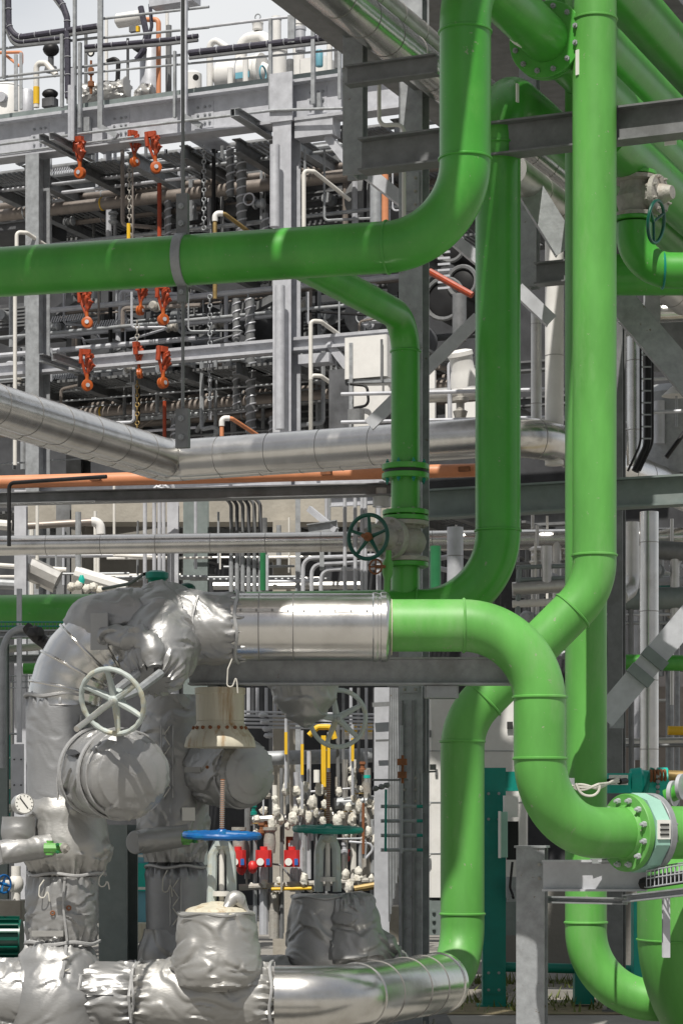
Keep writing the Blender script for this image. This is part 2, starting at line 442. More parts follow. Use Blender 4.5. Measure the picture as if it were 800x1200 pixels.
# riser behind
x5 = (686-400)/F*17.2; z5 = lambda py: EYE+(HZ-py)/F*17.2
pipe('process_pipe', 'straight green riser half hidden behind the tallest one, its foot sweeping right', 'pipe',
     [V((x5, 17.2, 8.9)), V((x5, 17.2, .36)), V((x5+1.9, 17.0, .36))], .15, 'green_lit', .5,
     [(V((x5, 17.2, z5(1081))), UP)], n=18)
# front pipe: silver clad part, elbows, flange
Yf = 14.6
zf2 = lambda py: EYE+(HZ-py)/F*Yf
e0 = P(447, 733, Yf); ec = P(632, 733, Yf); el = P(632, 976, Yf)
dr = V((.84, .5426, 0))
FE = pipe('process_pipe', 'foremost green pipe bending down from the silver cladding to the bolted flange', 'pipe',
     [e0, ec, el, el+dr*.70], r16, 'green_lit', [.47, .46],
     [(P(543, 733, Yf), V((1, 0, 0))), (P(632, 817, Yf), UP), (P(632, 889, Yf), UP)], n=20)
fc2 = el+dr*.69
t = thing('pipe_flange', 'foremost green bolted flange with pale green spectacle plate, above the grey bracket', 'flange', fc2)
fl = build('flange_disc', flange_mb(fc2, dr, .245, .045), 'green_lit', t)
for m in bolts_on(fc2, dr, .205, .045, 12, .019, both=False): build('bolt', m, 'galv_pale', fl)
build('bore_ring', MB().lathe(fc2-dr*.05, dr, [(0, .162), (.028, .175), (.03, .175)], 40), 'green_lit', fl)
hexm = MB().tube2(fc2+dr*.035, dr, [(0, .25), (.11, .25)], 10)
sp = build('spacer', hexm, 'teal_pale', t)
build('tag_plate', MB().box(fc2+dr*.09+V((.5426, -.84, 0))*.242+UP*.02, .10, .012, .12, x=dr), 'paper', sp)
for k in range(3):
    build('marking', MB().box(fc2+dr*.09+V((.5426, -.84, 0))*.251+UP*(.05-.03*k), .07, .006, .014, x=dr), 'ink', sp)
f2 = build('flange_disc', flange_mb(fc2+dr*.175, dr, .25, .05), 'galv', t)
for m in bolts_on(fc2+dr*.175, dr, .205, .05, 12, .018): build('bolt', m, 'galv', f2)
# big right-hand vessel pipe
vx = P(838, 985, 16.2)
t = thing('process_pipe', 'widest green pipe cut by the right edge of the photo, standing behind the wire tray', 'pipe', V((vx.x, vx.y, .3)))
build('nozzle', MB().tube([fc2+dr*.2, fc2+dr*1.5], .168, 40), 'green_lit', t)
build('pipe_run', MB().tube(fillet([V((vx.x, vx.y, 1.30)), V((vx.x, vx.y, .1)), V((vx.x+2, vx.y+.4, .1))], .8, 18), .53, 52), 'green_lit', t)
build('end_cap', MB().tube2(V((vx.x, vx.y, 1.29)), UP, [(0, .53), (.06, .50), (.11, .42), (.15, .26), (.165, .02)], 52), 'green_lit', t)
build('weld_bead', MB().ring(V((vx.x, vx.y, EYE-(1101-970)/F*16.2)), UP, .531, .007, 52, 6), 'green_lit', t)

# runs in the pipe rack at upper right, all along A
rackdata = [
 (752, 19, 19.3, .20, 'topmost green pipe slanting down to the top right corner, behind the tallest riser', 1.2),
 (732, 79, 18.6, .165, 'shaded green pipe resting on the steel beam just right of the tallest riser', 1.5),
 (790, 232, 19.5, .19, 'lowest slanting green pipe, passing under the beam behind the teal-wheeled valve', 2),
]
for px, py, Y, r_, lb, bk in rackdata:
    p = P(px, py, Y)
    pipe('rack_pipe', lb, 'pipe', [p-A*bk, p+A*7], r_, 'green_shaded')
# elbow and valve at right
yv = 18.3
v0 = P(744, 228, yv); zv = lambda py: EYE+(HZ-py)/F*yv
pipe('process_pipe', 'short green elbow under the cream valve, leading to the right edge', 'pipe',
     [P(742, 262, yv), P(742, 316, yv), P(850, 318, yv)], .135, 'green_shaded', .28, [(P(776, 317, yv), V((1, 0, 0)))], weldmat='teal')
pipe('process_pipe', 'thick level green pipe behind the short elbow, at the right edge below the beam', 'pipe', [P(695, 322, 19.4), P(860, 322, 19.4)], .165, 'green_shaded')
t = thing('gate_valve', 'cream cast valve with teal handwheel seen edge-on, right of the tallest riser', 'valve', v0)
build('body', MB().lathe(P(744, 256, yv), UP, [(0, .17), (.03, .17), (.035, .12), (.1, .14), (.16, .15), (.22, .12), (.27, .12), (.28, .17), (.31, .17)], 24), 'cast', t)
build('flange_disc', flange_mb(P(742, 258, yv), UP, .165, .03), 'green_shaded', t)
build('flange_disc', flange_mb(P(744, 205, yv), UP, .165, .03), 'green_shaded', t)
bd = V((.82, -.57, 0)).normalized()
build('bonnet', MB().lathe(P(746, 232, yv), bd, [(0, .11), (.15, .11), (.16, .15), (.2, .15), (.21, .08), (.3, .05)], 20), 'cast', t)
for m in bolts_on(P(746, 232, yv)+bd*.18, bd, .13, .05, 8, .013): build('bolt', m, 'cast', t)
wc = P(768, 260, yv-.25); wn = V((.82, -.45, -.15)).normalized()
hwo = build('handwheel', MB().ring(wc, wn, .155, .0135, 44, 8), 'wheel_green', t)
_, a_, b_ = basis(wn)
for k in range(3):
    an = 2*math.pi*k/3+.4; e = a_*math.cos(an)+b_*math.sin(an)
    build('spoke', MB().tube([wc-wn*.02, wc+e*.152], .011, 8), 'wheel_green', hwo)
pipe('process_pipe', 'green pipe stub dropping through the beam into the cream valve', 'pipe', [P(738, 150, yv), P(744, 203, yv)], .12, 'green_shaded')

# small paper tags stuck to the pipes
for (lb, c, w_, h_, ax, nrm) in (('tiny pale sticker on the green pipe just before the large high flange', fc-A*.42, .10, .055, A, V((-.62, -.55, -.55))),):
    nn = (nrm-A*nrm.dot(A)).normalized(); u_ = A.cross(nn)
    q = c+nn*.163
    one('pipe_tag', lb, 'sticker', MB().add([q-A*.05-u_*.03, q+A*.05-u_*.03, q+A*.05+u_*.03, q-A*.05+u_*.03, q-A*.05-u_*.03-nn*.006, q+A*.05-u_*.03-nn*.006, q+A*.05+u_*.03-nn*.006, q-A*.05+u_*.03-nn*.006], [[0, 1, 2, 3], [7, 6, 5, 4], [0, 4, 5, 1], [1, 5, 6, 2], [2, 6, 7, 3], [3, 7, 4, 0]]), 'paper')
one('pipe_tag', 'narrow pale sticker near the top of the tallest bright green riser, on its left side', 'sticker', MB().box(V((g4.x-.125, 16.3-.088, EYE+(HZ-78)/F*16.3)), .028, .01, .17, x=V((.58, -.81, 0))), 'paper')
one('pipe_tag', 'narrow pale sticker near the top of the shaded green riser, on its right side', 'sticker', MB().box(V((1.1045+.13, 16.9-.1, EYE+(HZ-114)/F*16.9)), .03, .01, .13, x=V((.6, .8, 0))), 'paper')
# ================================================================== insulated valve station, front left
def blanket(path, r, amp=.012, seed=0, seg=88, g0=0, g1=0, fold=1.0, step=.018, anis=(3.2, 3.2, 2.2)):
    """dense tube with cloth wrinkles; r = radius or profile [(t, r)...]; g0/g1 gather the ends"""
    seg = int(seg*1.45); step *= .75
    L = [0]
    for i in range(1, len(path)): L.append(L[-1]+(path[i]-path[i-1]).length)
    tot = L[-1]; n = max(8, int(tot/step)); pts = []; j = 0
    for i in range(n+1):
        s = tot*i/n
        while j < len(L)-2 and L[j+1] < s: j += 1
        k = (s-L[j])/max(1e-9, L[j+1]-L[j]); pts.append(path[j].lerp(path[j+1], k))
    def rr(t):
        if not isinstance(r, (list, tuple)): return r
        for (t0, r0), (t1, r1) in zip(r, r[1:]):
            if t <= t1: return r0+(r1-r0)*(.5-.5*math.cos(math.pi*(t-t0)/(t1-t0)))
        return r[-1][1]
    vs = []; fs = []; d = (pts[1]-pts[0]).normalized(); _, sd, u = basis(d)
    off = V((seed*5.3, seed*2.1, seed*8.7))
    for i, p in enumerate(pts):
        tt = (pts[min(i+1, n)]-pts[max(i-1, 0)]).normalized()
        u = d.rotation_difference(tt) @ u; d = tt; u = (u-d*u.dot(d)).normalized(); sd = d.cross(u)
        s = tot*i/n
        e0 = max(0, 1-s/.13); e1 = max(0, 1-(tot-s)/.13)
        ed = max(e0*g0, e1*g1)
        r0 = rr(i/n)
        for k in range(seg):
            a = 2*math.pi*k/seg
            dirv = u*math.cos(a)+sd*math.sin(a)
            q = p+dirv*r0
            q2 = V((q.x*anis[0], q.y*anis[1], q.z*anis[2]))+off
            w = noise.noise(q2*.8)
            wp = V((noise.noise(q2*1.1), noise.noise(q2*1.1+V((5, 5, 5))), noise.noise(q2*1.1+V((2, 8, 1)))))*.55
            dr_ = amp*(w*.55-.1)
            for fq, wd, am, an_ in ((1.0, .12, .50, 1.9), (2.1, .105, .34, 2.0), (4.2, .14, .10, 1.5)):
                q3 = q2+wp
                nn = noise.noise(V((q3.x*fq, q3.y*fq, q3.z*fq*an_))+V((9*fq, 4, 2)))
                mk = min(1, max(0, noise.noise(q2*.9*fq+V((fq*3, 7, 1)))*2.2+.45))
                x_ = nn/wd
                dr_ += amp*fold*am*mk*x_*math.exp(1-abs(x_)) if abs(x_) < 8 else 0
            if ed:
                dr_ += ed*(.012*math.sin(a*13+seed+2.5*noise.noise(q2*3))+.009*math.sin(a*29+seed*2+2*noise.noise(q2*5)))-ed*ed*.014
            vs.append(p+dirv*(r0+dr_))
    for i in range(n):
        for k in range(seg):
            k2 = (k+1) % seg
            fs.append([i*seg+k, i*seg+k2, (i+1)*seg+k2, (i+1)*seg+k])
    fs.append([k for k in range(seg)][::-1]); fs.append([n*seg+k for k in range(seg)])
    return MB().add(vs, fs)
def cord(c, d, r_, mat, parent, name='drawstring', rr=.006, seed=1):
    _, a, b = basis(d); pts = []
    for k in range(48):
        an = 2*math.pi*k/48
        q = c+(a*math.cos(an)+b*math.sin(an))*(r_+.004*math.sin(an*7+seed))+d.normalized()*.008*math.sin(an*5+seed)
        pts.append(q)
    return build(name, MB().tube(pts, rr, 6, closed=True), mat, parent)
def loop(p, parent, s=.09, seed=0):
    pts = [p, p+V((-.025, -.02, -.4*s)), p+V((-.03, -.02, -s)), p+V((0, -.025, -1.15*s)), p+V((.018, -.02, -s*.8)), p+V((.002, -.012, -.15*s)), p+V((.03, -.02, -.9*s)), p+V((.035, -.02, -1.3*s))]
    return build('tie_string', MB().tube(fillet(pts, .02, 4), .0042, 6), 'string', parent)
def seamline(pts, parent, r=.006, mat='seam_cloth'):
    return build('seam', MB().tube(pts, r, 6), mat, parent)
Y0 = 14.6
X1 = V((1, 0, 0))
# silver clad pipe
c0, c1 = P(272, 735, Y0), P(452, 735, Y0)
t = thing('clad_pipe', 'smooth silver clad pipe between the grey blanket and the foremost green elbow', 'pipe', c0)
build('cladding', MB().tube2(c0, X1, [(0, .20), (.0, .207), ((c1-c0).length-.02, .207)], 64), 'clad', t)
for px in (304, 344): build('band', MB().ring(P(px, 735, Y0), X1, .2075, .0035, 60, 6), 'seam', t)
build('collar', MB().tube2(c1-X1*.085, X1, [(0, .206), (.01, .213), (.03, .213), (.035, .209), (.05, .209), (.055, .216), (.085, .216), (.10, .205), (.118, .170), (.12, .155)], 64), 'clad', t)
sm_ = MB().prof([(-.012, 0), (.012, 0), (.012, .004), (-.012, .004)], c0+V((.02, -.189, .086)), c1+V((-.09, -.189, .086)), up=V((0, -.91, .41)))
build('lap_seam', sm_, 'clad_dull', t)
for k in range(9): build('screw', MB().cyl(c0+V((.06+k*.095, -.191, .086)), c0+V((.06+k*.095, -.200, .090)), .007, seg=8), 'seam', t)
build('weather_seal', MB().ring(c1+X1*.03, X1, .166, .008, 48, 6), 'cream', t)
# elbow in silver foil cladding going down to the left
ecn = P(76, 737, Y0)
EL = thing('clad_pipe', 'silver clad elbow with creased segments, turning down at the far left', 'pipe', P(76, 820, Y0))
epath = fillet([P(215, 737, Y0), ecn, P(76, 828, Y0)], .50, 22)
def ribbed(path, r, ribs, seg=64):
    m = MB(); n = len(path); rs = []
    for i in range(n): rs.append(r*(1+.012*math.sin(i*1.9)))
    return m.tube(path, rs, seg)
build('cladding', ribbed(epath, .222, 4), 'clad', EL)
for k in (8, 12, 16, 20):
    d = (epath[k+1]-epath[k-1]).normalized()
    build('rib', MB().ring(epath[k], d, .224, .010, 60, 8), 'clad', EL)
# blanket over the run and valve bonnet (upper valve)
t = thing('valve_blanket', 'grey quilted jacket draped over the upper valve, left of the silver cladding', 'insulation jacket', P(225, 735, Y0))
jk = blanket(fillet([P(92, 752, Y0), P(112, 738, Y0), P(150, 736, Y0), P(288, 735, Y0)], .2, 5), [(0, .17), (.12, .222), (.3, .25), (.5, .245), (.85, .225), (1, .215)], .016, 3, g1=1.4, seg=110, step=.012)
build('sleeve', jk, 'blanket', t)
cord(P(278, 735, Y0), X1, .222, 'seam_cloth', t, seed=3, rr=.011)
loop(P(272, 772, Y0-.2), t, .16)
vb = blanket([P(196, 715, Y0+.1), P(186, 762, Y0-.24), P(176, 800, Y0-.42)], [(0, .22), (.3, .245), (.6, .235), (.85, .205), (1, .15)], .024, 11, seg=110, step=.011, g1=1.5, fold=1.3)
build('bonnet_cover', vb, 'blanket', t)
flap = []
for (pts_, s) in (([P(120, 745, Y0-.26), P(150, 744, Y0-.34), P(178, 752, Y0-.46), P(182, 782, Y0-.52)], 5),):
    build('loose_fold', blanket(fillet(pts_, .1, 6), [(0, .05), (.4, .085), (.8, .07), (1, .03)], .03, s, seg=40, step=.012, fold=1.6), 'blanket', t)
build('patch', MB().box(P(117, 740, Y0-.262), .12, .012, .22, x=V((.9, -.43, 0))), 'blanket', t)
seamline([P(232, 698, Y0-.17), P(226, 720, Y0-.235), P(226, 750, Y0-.24), P(230, 780, Y0-.15)], t, .008)
# white handwheel on rising stem
wn = V((-.34, -.86, -.37)).normalized()
wc = P(132, 822, Y0-.95)
t = wheel('handwheel', 'weathered white six-spoke handwheel facing the camera, in front of the grey jackets', wc, wn, .195, 'wheel_white', rim=.0155, spokes=6, rot=.52, stem=(.04, .50, 1.1), lumpy=True, hubmat='clad_dull')
_, a_, b_ = basis(wn)
for s in (-1, 1):
    build('yoke_arm', MB().tube([wc-wn*.05+a_*.03*s, wc-wn*.16+a_*.07*s, wc-wn*.5+a_*.075*s], [.022, .024, .028], 8), 'galv', t)
build('yoke_nut', MB().lathe(wc-wn*.09, wn, [(0, .05), (.05, .05), (.06, .035)], 14), 'wheel_white', t)
# vertical leg jackets (first column)
t = thing('pipe_jacket', 'tall grey cloth jacket with gathered top, under the silver elbow at far left', 'insulation jacket', P(73, 940, Y0))
jb = blanket([P(73, 806, Y0), P(73, 940, Y0)], [(0, .212), (.12, .222), (1, .215)], .012, 21, g0=2.2, seg=100, step=.014, fold=.5)
build('sleeve', jb, 'blanket_dark', t)
cord(P(73, 816, Y0), UP, .222, 'seam_cloth', t, rr=.012)
seamline([P(67, 911, Y0-.218), P(68, 930, Y0-.222), P(67, 960, Y0-.20)], t, .005)
t = thing('pipe_jacket', 'shiny bulging pale jacket on the leftmost vertical pipe, below the round valve jacket', 'insulation jacket', P(78, 1030, Y0))
jb = blanket([P(76, 925, Y0), P(79, 1026, Y0)], [(0, .205), (.3, .25), (.7, .275), (1, .235)], .022, 24, g1=1.6, seg=100, step=.013)
build('sleeve', jb, 'blanket_light', t)
cord(P(79, 1024, Y0), UP, .238, 'seam_cloth', t, rr=.010, seed=5)
loop(P(52, 1031, Y0-.235), t, .10); loop(P(122, 1022, Y0-.16), t, .08)
t = thing('pipe_jacket', 'creased grey jacket with a laced seam, just above the bottom left tee', 'insulation jacket', P(74, 1105, Y0))
jb = blanket([P(73, 1027, Y0), P(73, 1108, Y0)], [(0, .222), (.5, .226), (1, .215)], .020, 27, g0=.8, g1=1.5, seg=100, step=.012)
build('sleeve', jb, 'blanket', t)
cord(P(73, 1104, Y0), UP, .224, 'seam_cloth', t, rr=.012, seed=2)
seamline([P(76, 1032, Y0-.24), P(74, 1060, Y0-.245), P(77, 1085, Y0-.24), P(79, 1103, Y0-.235)], t, .008)
build('strap', MB().box(P(56, 1094, Y0-.238), .19, .012, .035, x=V((.98, .0, 0))), 'blanket_light', t)
for (px, py) in ((62, 1070), (81, 1064)): build('grommet', MB().ring(P(px, py, Y0-.238), V((0, -1, 0)), .012, .005, 14, 6), 'rust', t)
# drum jackets
def drum(label, px, py, Y, d, r_, L, seed, mat, slit=False, straps=False, strapmat='seam_cloth'):
    d = d.normalized(); c = P(px, py, Y)
    t = thing('valve_jacket', label, 'insulation jacket', c-d*L*.5)
    b = blanket([c-d*L*.5, c+d*L*.56], [(0, .14), (.12, r_*.86), (.3, r_), (.74, r_), (.86, r_*.97), (.93, r_*.84), (.97, r_*.55), (1, .01)], .022, seed, seg=110, step=.007, fold=1.1)
    build('sleeve', b, mat, t)
    cord(c+d*(L*.36), d, r_*.985, 'seam_cloth', t, 'piping', .007, seed)
    _, a, b_ = basis(d)
    return t, c, d, a, b_
t, c, d, a, b_ = drum('big round grey valve jacket with a slit in its side, under the white handwheel', 130, 906, Y0-.42, V((.5, -.85, -.06)), .262, .62, 31, 'blanket')
# slit and straps on the side turned to the viewer
for s, w in ((-.14, .035), (.13, .035)):
    pts = [c+d*s+(a*math.cos(an)+b_*math.sin(an))*.272 for an in [rad(x) for x in range(95, 265, 8)]]
    pts2 = [c+d*s+(a*math.cos(an)+b_*math.sin(an))*.272 for an in [rad(x) for x in range(-30, 110, 8)]]
    m = MB()
    for ps in (pts2,):
        for q0, q1 in zip(ps, ps[1:]): pass
    ps = [c+d*s+(a*math.cos(an)+b_*math.sin(an))*.27 for an in [2*math.pi*k/48 for k in range(49)]]
    vs = []; fs = []
    for k, q in enumerate(ps):
        o_ = (q-(c+d*s)).normalized()
        vs += [q-d*w/2-o_*.004, q-d*w/2+o_*.006, q+d*w/2+o_*.006, q+d*w/2-o_*.004]
    for k in range(48):
        for j in range(4): fs.append([4*k+j, 4*k+(j+1) % 4, 4*k+4+(j+1) % 4, 4*k+4+j])
    build('strap', MB().add(vs, fs), 'seam_cloth', t)
an0 = None
best = None
for k in range(72):
    an = 2*math.pi*k/72; o_ = a*math.cos(an)+b_*math.sin(an)
    sc_ = o_.dot(V((-.35, -.85, .30)))
    if best is None or sc_ > best[0]: best = (sc_, o_)
o_ = best[1]; tv = d.cross(o_)
q = c+o_*.266+d*0
build('slit', MB().add([q-d*.10+o_*.012, q-d*.03+tv*.022+o_*.014, q+d*.05+tv*.022+o_*.014, q+d*.10+o_*.012, q+d*.03-tv*.02+o_*.014, q-d*.05-tv*.02+o_*.014, q-d*.10-o_*.03, q+d*.10-o_*.03], [[0, 1, 2, 3, 4, 5], [0, 5, 6], [3, 7, 4], [4, 7, 6, 5], [0, 6, 7, 3, 2, 1]]), 'darker', t)
t2, c, d, a, b_ = drum('smaller round grey valve jacket under the stained cream hood', 262, 905, Y0+.85, V((.62, -.78, -.05)), .225, .58, 37, 'blanket')
build('flap', MB().box(P(226, 902, Y0+.52), .11, .012, .035, x=V((.9, -.35, 0))), 'blanket_light', t2)
build('stud', MB().cyl(P(243, 899, Y0+.56), P(243, 899, Y0+.50), .011), 'rust', t2)
# second column jackets (behind)
Y2 = Y0+1.05
t = thing('pipe_jacket', 'grey jacket on the second vertical pipe, beside the big round valve jacket', 'insulation jacket', P(204, 1010, Y2))
build('sleeve', blanket([P(204, 815, Y2), P(204, 1010, Y2)], [(0, .20), (.4, .225), (.8, .245), (1, .20)], .022, 41, g1=1, seg=90, step=.016), 'blanket', t)
build('patch', MB().box(P(221, 954, Y2-.25), .085, .01, .085, x=V((.86, .3, .0))), 'paper', t)
t = thing('pipe_jacket', 'smooth dark grey sleeve with a gathered top on the second vertical pipe', 'insulation jacket', P(206, 1095, Y2))
build('sleeve', blanket([P(207, 1008, Y2), P(207, 1094, Y2)], [(0, .195), (.1, .205), (1, .20)], .008, 44, g0=2.2, seg=90, step=.014, fold=.4), 'blanket_dark', t)
cord(P(207, 1015, Y2), UP, .206, 'seam_cloth', t, rr=.010, seed=8); loop(P(196, 1020, Y2-.21), t, .13)
t = thing('pipe_jacket', 'sagging grey jacket at the foot of the second vertical pipe, behind the front header', 'insulation jacket', P(204, 1190, Y2))
build('sleeve', blanket(fillet([P(207, 1088, Y2), P(207, 1165, Y2), P(330, 1165, Y2+.3)], .2, 8), [(0, .21), (.15, .25), (1, .26)], .02, 47, seg=90, step=.016), 'blanket', t)
# small branches with gauge
def branch(label, px, py, Y, withgauge):
    t = thing('instrument_branch', label, 'instrument', P(px, py, Y))
    k = .0052
    d = V((.86, -.5, 0))
    cap = P(px-22, py+2, Y-.1)
    build('sleeve', blanket([cap+V((-.0, 0, 0)), P(px+38, py-6, Y+.0)], [(0, .072), (.2, .078), (1, .07)], .006, px, seg=48, step=.012), 'blanket', t)
    build('cap', MB().tube2(cap+X1*.005, -X1*.55+V((0, -.83, .0)), [(-.01, .074), (.02, .074), (.022, .066), (.024, .066)], 28), 'blanket', t)
    if withgauge:
        build('cover', blanket([P(px, py-4, Y-.02), P(px, py-40, Y-.02)], [(0, .09), (.5, .105), (1, .098)], .007, px+3, seg=48, step=.012), 'blanket', t)
        g = P(px+6, py-55, Y-.04); gn = V((.42, -.9, .08)).normalized()
        gb = build('gauge', MB().tube2(g-gn*.06, gn, [(0, .05), (.005, .062), (.07, .062), (.072, .058)], 28), 'clad_dull', t)
        build('dial', MB().tube2(g+gn*.0125, gn, [(0, .056), (.002, .056)], 28), 'paper', gb)
        _, ga, gg = basis(gn)
        nd = (ga*.6+gg*.8).normalized()
        build('needle', MB().bar(g+gn*.017-nd*.035, g+gn*.017+nd*.045, .007, .002, up=gn), 'ink', gb)
        m = MB()
        for j in range(11):
            an = rad(-135+27*j); e = gg*math.cos(an)+ga*math.sin(an)
            m.bar(g+gn*.016+e*.044, g+gn*.016+e*.052, .004, .0016, up=gn)
        build('scale_mark', m, 'ink', gb)
    q = P(px+40, py-3, Y-.2)
    build('valve_neck', MB().cyl(P(px+36, py-12, Y-.05), P(px+36, py+5, Y-.05), .026), 'green_lit', t); build('valve_body', MB().cyl(q-X1*.05, q+X1*.055, .030, seg=8), 'green_lit', t)
    kn = build('knob', MB().tube2(q+X1*.06, V((.7, -.7, 0)), [(0, .028), (.02, .032), (.025, .018), (.05, .016)], 12), 'cast', t)
    for s in (-1, 1): build('stud', MB().bolt(q+V((.03, -.03, s*.022)), V((.3, -.95, 0)), .011), 'green_dark', kn)
    return t
branch('insulated gauge branch with round dial at the far left, under the leftmost tall jacket', 22, 997, Y0-.25, True)
branch('short insulated branch with a green-bodied drain valve, between the steel post and the blue handwheel', 182, 985, Y0+.55, False)
# bottom header: jacketed part
hz_ = .564
hy = 14.5
L_ = P(-40, 1171, hy); L_.z = hz_
hpt = lambda px: V(((px-400)/F*hy, hy, hz_))
t = thing('pipe_jacket', 'large grey jacket over the bottom left tee, with a laced vertical seam', 'insulation jacket', hpt(65)-UP*.3)
build('sleeve', blanket(fillet([P(70, 1102, Y0), hpt(66)-UP*.05, hpt(66)-UP*.5], .1, 4), [(0, .19), (.2, .26), (.45, .30), (1, .30)], .018, 51, g0=1.5, seg=100, step=.013), 'blanket', t)
build('stub_cover', blanket([hpt(-60), hpt(60)], .235, .024, 53, seg=90, step=.013), 'blanket', t)
sp = [P(78, 1108, Y0-.24), P(74, 1140, Y0-.33), P(69, 1165, Y0-.335), P(72, 1185, Y0-.34), P(78, 1215, Y0-.33)]
seamline(sp, t, .010)
for k in range(6):
    q = sp[0].lerp(sp[-1], .15+k*.14)
    build('lace', MB().tube([q+V((-.02, -.045, .0)), q+V((.025, -.05, .02))], .005, 6), 'string', t)
def hsleeve(label, pa, pb, r_, seed, mat, g0=1, g1=1):
    t = thing('pipe_jacket', label, 'insulation jacket', hpt((pa+pb)/2)-UP*.22)
    build('sleeve', blanket([hpt(pa), hpt(pb)], r_, .014, seed, g0=g0, g1=g1, seg=110, step=.012), mat, t)
    cord(hpt(pa+3), X1, (r_ if not isinstance(r_, list) else r_[0][1])*1.0, 'seam_cloth', t, rr=.009, seed=seed)
    return t
t = hsleeve('narrow grey jacket on the bottom header, between the tee jacket and the pale valve bag', 94, 160, .225, 55, 'blanket', 1.2, 1.4)
build('slit', MB().box(hpt(121)+V((0, -.225, .035)), .17, .012, .006), 'darker', t)
seamline([hpt(103)+V((0, -.05, .226)), hpt(96)+V((0, -.17, .155)), hpt(92)+V((0, -.228, .02)), hpt(95)+V((0, -.20, -.12))], t, .009)
t = hsleeve('pale wrinkled jacket on the bottom header under the blue-wheeled valve bag', 156, 322, [(0, .225), (.3, .25), (.75, .245), (1, .225)], 58, 'blanket_light', 1.2, 1.5)
cord(hpt(318), X1, .23, 'seam_cloth', t, rr=.010, seed=6)
seamline([hpt(166)+V((0, .02, .236)), hpt(158)+V((0, -.15, .185)), hpt(155)+V((0, -.232, .03)), hpt(157)+V((0, -.2, -.13))], t, .010)
# silver part of header
hb2 = hb-hdir*.40
t = thing('clad_pipe', 'bright silver clad header at the bottom, turning back to the right into the green riser', 'pipe', hpt(330)-UP*.2)
hp = fillet([hpt(322), hc, hb2], .42, 16)
build('cladding', MB().tube(hp, .20, 64), 'clad', t)
for f_ in (.16, .34, .62, .80):
    q = hc.lerp(hb2, f_)
    build('band', MB().ring(q, hdir, .2015, .006 if f_ < .2 else .003, 60, 6), 'seam' if f_ > .2 else 'clad', t)
build('collar', MB().tube2(hb2-hdir*.05, hdir, [(0, .2), (.005, .208), (.05, .208), (.055, .19), (.06, .15)], 60), 'clad', t)
build('weather_seal', MB().ring(hb2+hdir*.004, hdir, .197, .009, 60, 8), 'pvc', t)
# valve bags on the header
def bag(label, px, top, bot, Y, r_, seed, mat, lean=0, lid=True):
    t = thing('valve_bag', label, 'insulation jacket', P(px, bot, Y))
    p0, p1_ = P(px, bot, Y), P(px+lean, top, Y)
    build('sleeve', blanket([p0, p0.lerp(p1_, .5), p1_], [(0, r_*.7), (.08, r_*1.0), (.25, r_*1.07), (.7, r_*.98), (.97, r_*.92), (1, r_*.85)], .022, seed, seg=110, step=.011, anis=(2.2, 2.2, 3.2)), mat, t)
    cord(p0.lerp(p1_, .97), UP, r_*.9, mat, t, 'piping', .008, seed)
    if lid:
        build('lid', blanket([p1_-UP*.02, p1_+UP*.06], [(0, r_*.88), (.4, r_*.7), (.8, r_*.42), (1, .03)], .014, seed+1, seg=80, step=.008), 'cream', t)
        fr = blanket(fillet([p1_+V((.06, -.1, .02)), p1_+V((.11, -.05, .10)), p1_+V((.19, -.04, .0))], .03, 5), [(0, .03), (.5, .05), (1, .02)], .022, seed+2, seg=36, step=.008)
        build('loose_fold', fr, mat, t)
    return t
bag('pale silver valve bag with rounded hem, standing on the bottom header under the blue handwheel', 254, 1068, 1160, hy-.12, .255, 61, 'blanket_light')
bag('dark grey wrinkled valve bag under the green handwheel, behind the bottom header', 378, 1048, 1150, hy+1.5, .245, 66, 'blanket', lean=2, lid=False)
t = thing('loose_blanket', 'crumpled grey blanket lying over the header beside the dark valve bag', 'insulation jacket', P(430, 1120, 15.9))
build('sleeve', blanket(fillet([P(385, 1118, 15.8), P(430, 1112, 15.9), P(452, 1122, 16.1), P(482, 1136, 16.4)], .1, 5), [(0, .10), (.35, .16), (.7, .10), (1, .04)], .03, 71, seg=80, step=.011, fold=1.8), 'blanket', t)
build('bonnet_cover', blanket([P(416, 1120, 15.9), P(408, 1046, 15.9)], [(0, .24), (.5, .20), (.9, .16), (1, .10)], .022, 73, seg=80, step=.012, g1=1.2, fold=1.4), 'blanket', t)
# laced seams: two rows of hooks with a zigzag cord between
def lacing(p0, p1, out, w_, parent, n_):
    d = (p1-p0).normalized(); sd = d.cross(out).normalized()
    m = MB(); zz = []
    for k in range(n_+1):
        q = p0.lerp(p1, k/n_)
        zz.append(q+sd*w_*(1 if k % 2 else -1)+out*.012)
    build('lacing_cord', MB().tube(zz, .0045, 5), 'string', parent)
    for k, q in enumerate(zz): build('hook', MB().cyl(q-out*.03, q+out*.006, .008, seg=8), 'galv', parent)
    for s_ in (-1, 1): build('seam', MB().tube([p0+sd*w_*1.7*s_, p0.lerp(p1, .5)+sd*w_*1.7*s_+out*.004, p1+sd*w_*1.7*s_], .006, 6), 'seam_cloth', parent)
FR = V((0, -1, 0))
lacing(P(101, 838, Y0-.165), P(103, 925, Y0-.165), V((.6, -.8, 0)), .022, bpy.data.objects['pipe_jacket'], 6)
lacing(P(196, 850, Y2-.24), P(196, 935, Y2-.255), FR, .022, bpy.data.objects['pipe_jacket.003'], 7)
lacing(P(206, 1030, Y2-.212), P(206, 1085, Y2-.212), FR, .02, bpy.data.objects['pipe_jacket.004'], 5)
